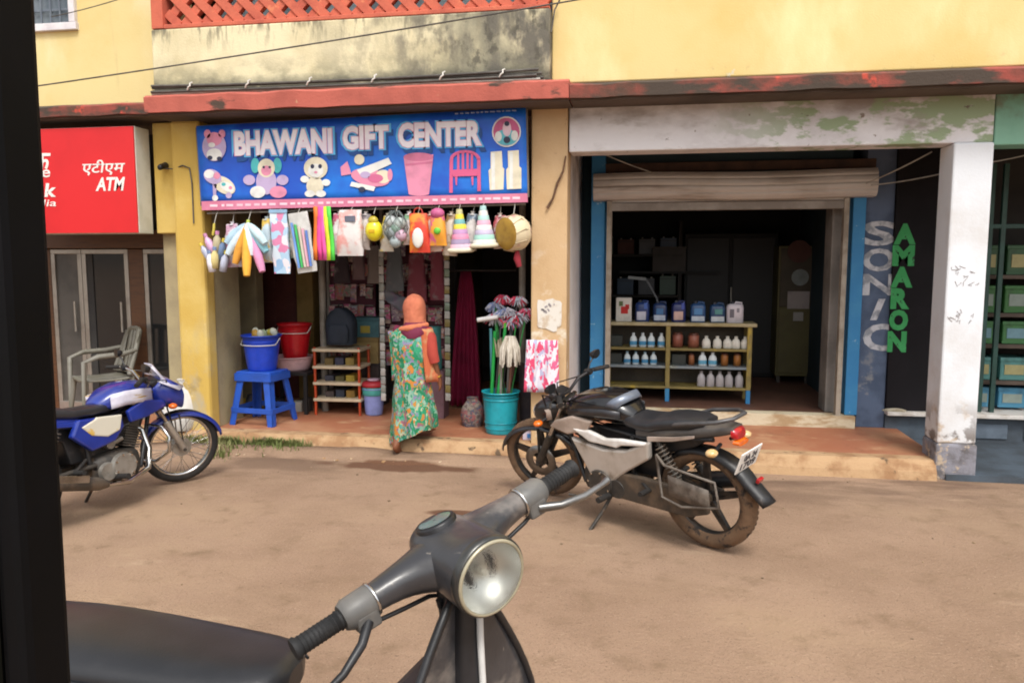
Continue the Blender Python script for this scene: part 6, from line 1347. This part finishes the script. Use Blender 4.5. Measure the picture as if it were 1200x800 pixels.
MB().torus(hc + fw * .009, fw, .0765, .0042, 44, 8).build('lens_rim', mat('cream_lens_rim', '#b5ae96', .35, '#98917c', 9, metal=.4), bz)
MB().ell(hc - fw * .034, (.009, .009, .012), 12, 8, qf).build('bulb', mat('bulb_glass', '#d8d4c8', .2, '#bdb8aa', 9), bz)
# speedometer on top
sc_ = M_ - fw * .045 + upv * .058; qu = (upv - fw * .35).normalized().to_track_quat('Z', 'Y').to_matrix()
sp_ = MB().lathe([(.046, -.022), (.046, .0), (.042, .006), (.038, .004), (.003, .005)], sc_, 28, 0, qu).build('speedometer', SGD, T)
MB().lathe([(.037, .0055), (.003, .0062)], sc_, 28, 0, qu).build('dial', mat('dial_face', '#4f6f66', .3, '#8d4038', 14, .5, .56, coat=.6), sp_)
MB().cyl(M_ + bar * -.07 + fw * .02 - upv * .065, M_ + bar * -.07 + fw * .02 - upv * .085, .008, n=8).build('brake_light_switch', SGD, T)
MB().tube([(M_ + GP - bar * .235) + fw * .01 - upv * .03, M_ - bar * .19 - upv * .04, M_ - bar * .14 - upv * .05, M_ - bar * .08 - upv * .06, M_ - bar * .03 - upv * .09, V((.36, .0, .85))], .005, 8).build('control_cable', SGD, T)
MB().tube([(M_ + GP + bar * .235) + fw * .01 - upv * .03, M_ + bar * .19 - upv * .04, M_ + bar * .14 - upv * .05, M_ + bar * .08 - upv * .06, M_ + bar * .03 - upv * .09, V((.36, .03, .85))], .005, 8).build('control_cable', SGD, T)
# leg shield: broad sheet, wraps round the column
MB().cyl((.345, 0, 1.03), (.41, 0, .45), .028, n=14).build('steering_column', SGD, T)
def shield(u, v):
    # u -1..1 across, v 0..1 up
    hw = .235 - .035 * v - .16 * max(0, v - .5) ** 1.5 / .35
    y = hw * u
    return V((.385 + .48 * y + .05 * (1 - v) ** 2, y, .28 + .69 * v))
ls = MB().strip([[shield(-1 + 2 * k / 12, v / 14) for k in range(13)] for v in range(15)], -.012).build('leg_shield', SG, T)
MB().tube([shield(-1, v / 14) for v in range(15)] + [shield(-1 + 2 * k / 8, 1) for k in range(1, 8)] + [shield(1, 1 - v / 14) for v in range(15)], .0095, 8).build('shield_trim', SGD, ls)
mat('shield_trim_metal', '#cfcfcd', .35, '#bcbcba', 8)
MB().loft([ring_on(shield(0, v) + V((.006, 0, 0)), V((1, -.48, 0)).normalized(), V((.48, 1, 0)).normalized(), .026 + .012 * (1 - v), .034 + .03 * (1 - v), 18) for v in (.0, .2, .5, .8, 1.0)]).build('horn_cover', SGD, T, .004)
MB().tube([shield(0, v) + V((.034 + .012 * (1 - v), -.016, 0)) for v in (.1, .3, .5, .7, .85, .97)], .0075, 10).build('centre_strip', MATS['shield_trim_metal'], T)
MB().boxr(shield(.45, .42) + V((.02, 0, 0)), (.006, .03, .06), (0, -.2, .2)).build('sticker', mat('red_sticker', '#b5302c', .5, '#d8d4cc', 40, .5, .55), T)
MB().boxr((.29, -.0, .66), (.10, .26, .22), (0, -.1, -.2)).build('glovebox', SGD, T, .03)
# front wheel, fork, mudguard (steered)
sa = math.atan2(fw.y, fw.x); Aq = Matrix.Rotation(sa, 3, V((-.28, 0, .96)).normalized()); cp = V((.47, 0, .45))
fq = lambda v: cp + Aq @ (V(v) - cp)
wc = V((.56, 0, .21))
rm = MB().torus(wc, (0, 1, 0), .125, .02, 30, 8, 0, 1.5).cyl(wc + V((0, -.04, 0)), wc + V((0, .04, 0)), .1, n=24).xf(fq).build('wheel', mat('steel_rim', '#8e8d8a', .4, '#757370', 8, metal=.6), T)
MB().torus(wc, (0, 1, 0), .165, .046, 40, 12).xf(fq).build('tyre', RUBBER, rm)
MB().tube([(.475, .0, .45), (.5, .075, .38), (.56, .08, .21)], .018, 8).xf(fq).build('fork_link', SGD, T)
MB().strip(arcstrip((wc.x, 0, wc.z), .25, R(-5), R(170), .15, 18, .07), -.006).xf(fq).build('front_mudguard', SG, T)
# floor, body, seat, rear wheel
MB().box(-.12, .45, -.2, .2, .24, .27).build('footboard', SG, T, .012)
fr_ = MB()
for i in range(5): fr_.box(-.08, .38, -.16 + i * .075, -.145 + i * .075, .2705, .278)
fr_.build('floor_strips', ALU, T)
bd_ = MB().loft([ring_on(V((x, 0, z)), V((0, 1, 0)), V((0, 0, 1)), ry, rz_, 24, 2.8) for x, z, ry, rz_ in ((-.06, .46, .13, .2), (-.12, .48, .18, .22), (-.35, .5, .22, .22), (-.65, .52, .22, .2), (-.9, .52, .17, .17), (-1.02, .5, .1, .12))]).build('body', SG, T)
for s in (-1, 1): MB().ell((-.52, s * .2, .44), (.33, .09, .17), 20, 12).build('side_cowl', SG, T)
seat = MB()
ST_ = [(.0, .742, .035, .025), (-.012, .74, .085, .045), (-.045, .742, .115, .052), (-.12, .747, .13, .05), (-.28, .758, .14, .052), (-.48, .772, .15, .056), (-.68, .776, .15, .056), (-.82, .772, .13, .05), (-.88, .765, .09, .035)]
seat.loft([ring_on(V((x, 0, z)), V((0, 1, 0)), V((0, 0, 1)), ry, rz_, 28, 2.7) for x, z, ry, rz_ in ST_]).build('seat', VINYL, T, sub=1)
pp_ = [V((x, -(ry + .002), z - .0)) for x, z, ry, rz_ in ST_[1:-1]]
MB().tube(pp_, .004, 6).tube([V((p.x, -p.y, p.z)) for p in pp_], .004, 6).build('seat_piping', VINYL, T)
wc2 = V((-.68, 0, .21)); rm = MB().torus(wc2, (0, 1, 0), .125, .02, 30, 8, 0, 1.5).cyl(wc2 + V((0, -.04, 0)), wc2 + V((0, .04, 0)), .1, n=24).build('wheel', MATS['steel_rim'], T)
MB().torus(wc2, (0, 1, 0), .165, .046, 40, 12).build('tyre', RUBBER, rm)
MB().loft([ring_on(V((-1.02 - .02 * k_, 0, .6)), V((0, 1, 0)), V((0, 0, 1)), .06 - .02 * k_, .04 - .012 * k_, 16) for k_ in (0, 1)]).build('tail_lamp', REDL, T)
MB().tube([(-.05, .1, .24), (.0, .16, .1), (.02, .2, .008)], .012, 8).tube([(-.05, -.1, .24), (.0, -.16, .1), (.02, -.2, .008)], .012, 8).build('centre_stand', DKMET, T)

# ------------------------------------------------------------------ pillar of the vehicle the view is taken from
YV = .52
a0, a1 = P(45, 0, YV + .05) - V((0, .05, 0)), P(88, 800, YV + .05) - V((0, .05, 0)); dv = (a1 - a0)
def along(k_): return a0 + dv * k_
top_k, bot_k = -.75, 2.2
T = thing('vehicle_pillar', 'black window pillar of the vehicle at the left edge of the view', 'vehicle', along(bot_k))
o0 = along(bot_k); L = V((-.26, .02, 0)); Dp = V((-.01, .07, 0))
def colm(off0, off1, dep): return MB().loft([[p + V((off0, 0, 0)), p + V((off1, 0, 0)), p + V((off1, dep, 0)), p + V((off0, dep, 0))] for p in (along(bot_k) - o0, along(top_k) - o0)], 0, True, False)
colm(-.26, -.0265, .06).build('pillar_panel', mat('black_vehicle_paint', '#020203', .6, '#030304', 5, spec=.12), T, .012)
colm(-.0255, 0, .05).build('window_seal', mat('black_seal_rubber', '#030304', .65, '#050508', 8, spec=.15), T, .008)
colm(-.029, -.0235, -.004).build('seal_bead', mat('olive_bead', '#12120d', .5, '#1a1910', 9, spec=.3), T)
MB().xf(idn if False else (lambda v: v)).box(-.9, .03, -.02, .12, -.06, .0).build('sill', MATS['black_vehicle_paint'], T, .01)
MB().box(-.9, .03, -.02, .12, (along(top_k) - o0).z, (along(top_k) - o0).z + .06).xf(lambda v: v + V(((along(top_k) - o0).x, (along(top_k) - o0).y, 0))).build('roof_rail', MATS['black_vehicle_paint'], T, .01)

# ------------------------------------------------------------------ woman
WO = V((-2.06, 6.16, .02))
T = thing('person', 'woman in a green flowered sari and orange headscarf stepping up to the shop', 'person', WO)
KS = 1.0
J = {}
def jj(n, p, r): J[n] = (V(p), r)
jj('pelvis', (.10, .13, .70), .085); jj('belly', (.105, .14, .84), .08); jj('chest', (.11, .17, .98), .085); jj('neckb', (.115, .20, 1.085), .05); jj('neck', (.115, .215, 1.13), .043)
jj('lsh', (-.035, .19, 1.045), .046); jj('lel', (-.075, .26, .86), .034); jj('lwr', (.0, .40, .80), .024); jj('lpalm', (.03, .45, .80), .024)
jj('rsh', (.255, .17, 1.04), .046); jj('rel', (.295, .12, .85), .034); jj('rwr', (.335, .16, .665), .023); jj('rpalm', (.345, .17, .605), .024)
jj('lhip', (.04, .12, .66), .07); jj('lkn', (.02, .13, .38), .055); jj('lan', (.0, .0, .075), .032); jj('lheel', (.0, -.03, .035), .03); jj('ltoe', (.0, .13, .022), .022); jj('lball', (.0, .07, .03), .028)
jj('rhip', (.17, .14, .66), .07); jj('rkn', (.2, .28, .46), .055); jj('ran', (.2, .26, .2), .032); jj('rheel', (.2, .23, .165), .03); jj('rball', (.2, .33, .16), .028); jj('rtoe', (.205, .39, .152), .022)
E2 = [('pelvis', 'belly'), ('belly', 'chest'), ('chest', 'neckb'), ('neckb', 'neck'), ('chest', 'lsh'), ('lsh', 'lel'), ('lel', 'lwr'), ('lwr', 'lpalm'), ('chest', 'rsh'), ('rsh', 'rel'), ('rel', 'rwr'), ('rwr', 'rpalm'), ('pelvis', 'lhip'), ('lhip', 'lkn'), ('lkn', 'lan'), ('lan', 'lheel'), ('lan', 'lball'), ('lball', 'ltoe'), ('pelvis', 'rhip'), ('rhip', 'rkn'), ('rkn', 'ran'), ('ran', 'rheel'), ('ran', 'rball'), ('rball', 'rtoe')]
def fingers(sd, palm, fdir, side, curl):
    for i in range(4):
        b = palm + side * (-.018 + .012 * i) + fdir * .02; ln = (.052, .062, .058, .045)[i]
        for k in range(3):
            b = b + (fdir * (1 - .25 * k) + curl * (.28 * k)).normalized() * ln / 3
            n = '%sf%d%d' % (sd, i, k); jj(n, b, (.0085, .0078, .0062)[k]); E2.append(((sd + 'palm') if k == 0 else '%sf%d%d' % (sd, i, k - 1), n))
    b = palm - fdir * .012 - side * .02
    for k in range(2):
        b = b + (fdir * .7 - side * .6 + curl * .5).normalized() * .024; n = '%sth%d' % (sd, k); jj(n, b, (.0095, .0075)[k]); E2.append(((sd + 'palm') if k == 0 else '%sth0' % sd, n))
fingers('r', J['rpalm'][0], V((.1, .15, -1)).normalized(), V((0, -1, -.1)).normalized(), V((-1, 0, 0)))
fingers('l', J['lpalm'][0], V((.6, .8, 0)).normalized(), V((0, 0, -1)), V((.8, -.5, 0)))
for sd, z_ in (('l', .016), ('r', .146)):
    tp = J[sd + 'toe'][0]
    for i in range(5):
        n = '%st%d' % (sd, i); jj(n, (tp.x + (-.03 + .014 * i) * (1 if sd == 'l' else -1), tp.y + (.03, .034, .03, .024, .016)[4 - i if sd == 'l' else i] , z_), .0085); E2.append((sd + 'toe', n))
names = list(J); me = bpy.data.meshes.new('tmp'); me.from_pydata([tuple(J[n][0]) for n in names], [(names.index(a), names.index(b)) for a, b in E2], [])
tmp = bpy.data.objects.new('tmp', me); C.objects.link(tmp); tmp.modifiers.new('s', 'SKIN')
for i, n in enumerate(names):
    sv = me.skin_vertices[0].data[i]; sv.radius = (J[n][1],) * 2; sv.use_root = (n == 'pelvis')
sm2 = tmp.modifiers.new('d', 'SUBSURF'); sm2.levels = sm2.render_levels = 1
bpy.context.view_layer.update(); em = bpy.data.meshes.new_from_object(tmp.evaluated_get(bpy.context.evaluated_depsgraph_get()))
bod = MB(); bod.add([v.co.copy() for v in em.vertices], [tuple(p.vertices) for p in em.polygons], 0, True)
bpy.data.objects.remove(tmp)
HC = V((.115, .235, 1.225))
bod.loft([hell(HC.z + z, HC.x, HC.y + cy_, rx, ry, 18, 2.2) for z, cy_, rx, ry in ((-.115, .03, .02, .02), (-.1, .03, .045, .05), (-.06, .015, .062, .078), (0, .0, .072, .09), (.05, -.005, .072, .088), (.09, -.01, .055, .065), (.108, -.01, .02, .025))])
bod.ell(HC + V((0, .096, -.03)), (.013, .02, .02), 10, 6)                               # nose
for s in (-1, 1): bod.ell(HC + V((s * .074, -.005, -.02)), (.01, .02, .03), 10, 6)        # ears
bod.ell(HC + V((0, .083, -.066)), (.024, .012, .007), 10, 6)                             # lips
bo = bod.build('body', SKIN, T)
for s in (-1, 1): MB().ell(HC + V((s * .028, .079, .002)), (.013, .008, .008), 10, 6).build('eye', mat('eye_dark', '#e0dcd4', .3, '#20160f', 60, .5, .55), bo)
MB().loft([hell(HC.z + z, HC.x, HC.y - .014, rx, ry, 18, 2.2) for z, rx, ry in ((-.05, .066, .07), (0, .077, .084), (.05, .076, .086), (.09, .06, .066), (.113, .02, .025))]).build('hair', plain('#17120f', .7), T)
# sari: pleated skirt from hem to waist, then the cloth drawn over the back to the left shoulder
SAR = pattern('green_flower_sari', ['#1f6e50', '#2a7c5c', '#3f866c', '#86a894', '#a9ac8c', '#1c744c', '#5f9088', '#b07a34', '#2f8f68', '#7f7894', '#b8742e', '#4a9474', '#8f5a68', '#74a08c', '#1f8058'], 26, .9, (1, 1, .7), 2.6, .35)
rings = []
def hemring(t):
    # t 0 hem .. 1 waist
    n = 44; o = []
    cx = .105 + .01 * (1 - t); cy = .155
    rx = .142 + .062 * (1 - t) ** 1.2; ry = .128 + .06 * (1 - t)
    for i in range(n):
        a = 2 * PI * i / n; f = 1 + (.075 * (1 - t) + .012) * math.sin(a * 8 + t * 2.5) + .02 * (1 - t) * math.sin(a * 4)
        x = cx + rx * f * math.cos(a); y = cy + ry * f * math.sin(a)
        z0 = .085 + .135 * max(0, min(1, (x + .04) / .28)) + .05 * max(0, math.sin(a))
        o.append(V((x, y, z0 + (.80 - z0) * t)))
    return o
MB().loft([hemring(i / 12) for i in range(13)], cap=False).xf(lambda v: V(v) + V((noise.noise(V(v) * 7), noise.noise(V(v) * 7 + V((5, 0, 0))), 0)) * .022 * (1.1 - v[2])).build('sari_skirt', SAR, T, sub=1)
up_ = [hell(.72, .105, .155, .13, .118, 32, 2.3, .02, 0, 8), hell(.80, .105, .157, .142, .127, 32, 2.3, .025, .5, 7), hell(.85, .105, .158, .149, .131, 32, 2.3, .025, 1, 7), hell(.90, .105, .165, .154, .13, 32, 2.4, .025, 2, 7), hell(1.0, .105, .175, .16, .122, 32, 2.6, .02, 3, 7), hell(1.05, .10, .185, .148, .1, 32, 2.6, .02, 4, 6), hell(1.09, .105, .195, .09, .07, 32, 2.3, .02, 4, 6)]
MB().loft(up_).build('sari_wrap', SAR, T)
# loose end hanging at the back on the left and a fold across
MB().strip([[V((-.075 + .02 * k + .03 * t_ + .008 * math.sin(k * 2 + t_ * 3), .07 + .015 * math.sin(k * 1.7) - .01 * k * (1 - t_), 1.05 - .42 * t_)) for k in range(6)] for t_ in [i / 9 for i in range(10)]], .006).build('sari_end', SAR, T)
# maroon blouse: upper back patch and right sleeve
BLO = plain('#6d1f3c', .8)
MB().loft([hell(z, .135, .165, rx, ry, 26, 2.4) for z, rx, ry in ((.99, .08, .12), (1.03, .125, .125), (1.075, .12, .105), (1.12, .08, .078))]).build('blouse', BLO, T)
ORC = mat('orange_cloth', '#c87658', .95, '#b0624a', 9, .4, .7, .7, 16, stretch=(1, 1, .4))
MB().tube([J['rsh'][0] + V((-.03, 0, .01)), J['rsh'][0].lerp(J['rel'][0], .3), J['rsh'][0].lerp(J['rel'][0], .95), J['rel'][0].lerp(J['rwr'][0], .35)], [.058, .055, .05, .045], 14).build('sleeve', mat('red_orange_sleeve', '#a84034', .9, '#98382e', 5, .4, .7), T)
MB().tube([J['lsh'][0] + V((.03, 0, .01)), J['lsh'][0].lerp(J['lel'][0], .3), J['lsh'][0].lerp(J['lel'][0], .95)], [.058, .055, .05], 14).build('sleeve', BLO, T)
MB().torus(J['rwr'][0], J['rwr'][0] - J['rel'][0], .026, .005, 18, 6).build('bangle', mat('bangle_gold', '#c9a040', .3, '#b08a30', 9, metal=.8), T)
# headscarf
sc_r = [(-.17, .02, -.045, .112, .09), (-.145, .012, -.032, .102, .092), (-.115, .004, -.022, .092, .094), (-.07, .0, -.014, .088, .104), (-.01, -.004, -.01, .098, .112), (.05, -.004, -.012, .094, .106), (.095, -.002, -.014, .074, .084), (.125, 0, -.012, .035, .042), (.13, 0, -.012, .008, .01)]
MB().loft([hell(HC.z + z, HC.x + dx, HC.y + dy, rx, ry, 28, 2.2, .015, z * 20, 6) for z, dx, dy, rx, ry in sc_r]).xf(lambda v: V(v) + V((noise.noise(V(v) * 14), noise.noise(V(v) * 14 + V((5, 0, 0))), noise.noise(V(v) * 10 + V((0, 7, 0))) * .5)) * .014).build('headscarf', ORC, T, sub=1)
MB().tube([V((.02, .12, 1.06)), V((.10, .065, 1.075)), V((.19, .10, 1.09)), V((.24, .17, 1.10))], [.022, .028, .026, .02], 10).build('scarf_fold', plain('#c87452', .9), T)
MB().strip([[V((.205 + .03 * k + .05 * t_, .075 - .012 * math.sin(k * 1.5 + 2 * t_) + .02 * k, 1.07 - .45 * t_)) for k in range(4)] for t_ in [i / 9 for i in range(10)]], .007).build('scarf_end', mat('orange_pattern_end', '#b8603c', .9, '#b88a60', 8, .5, .62), T)
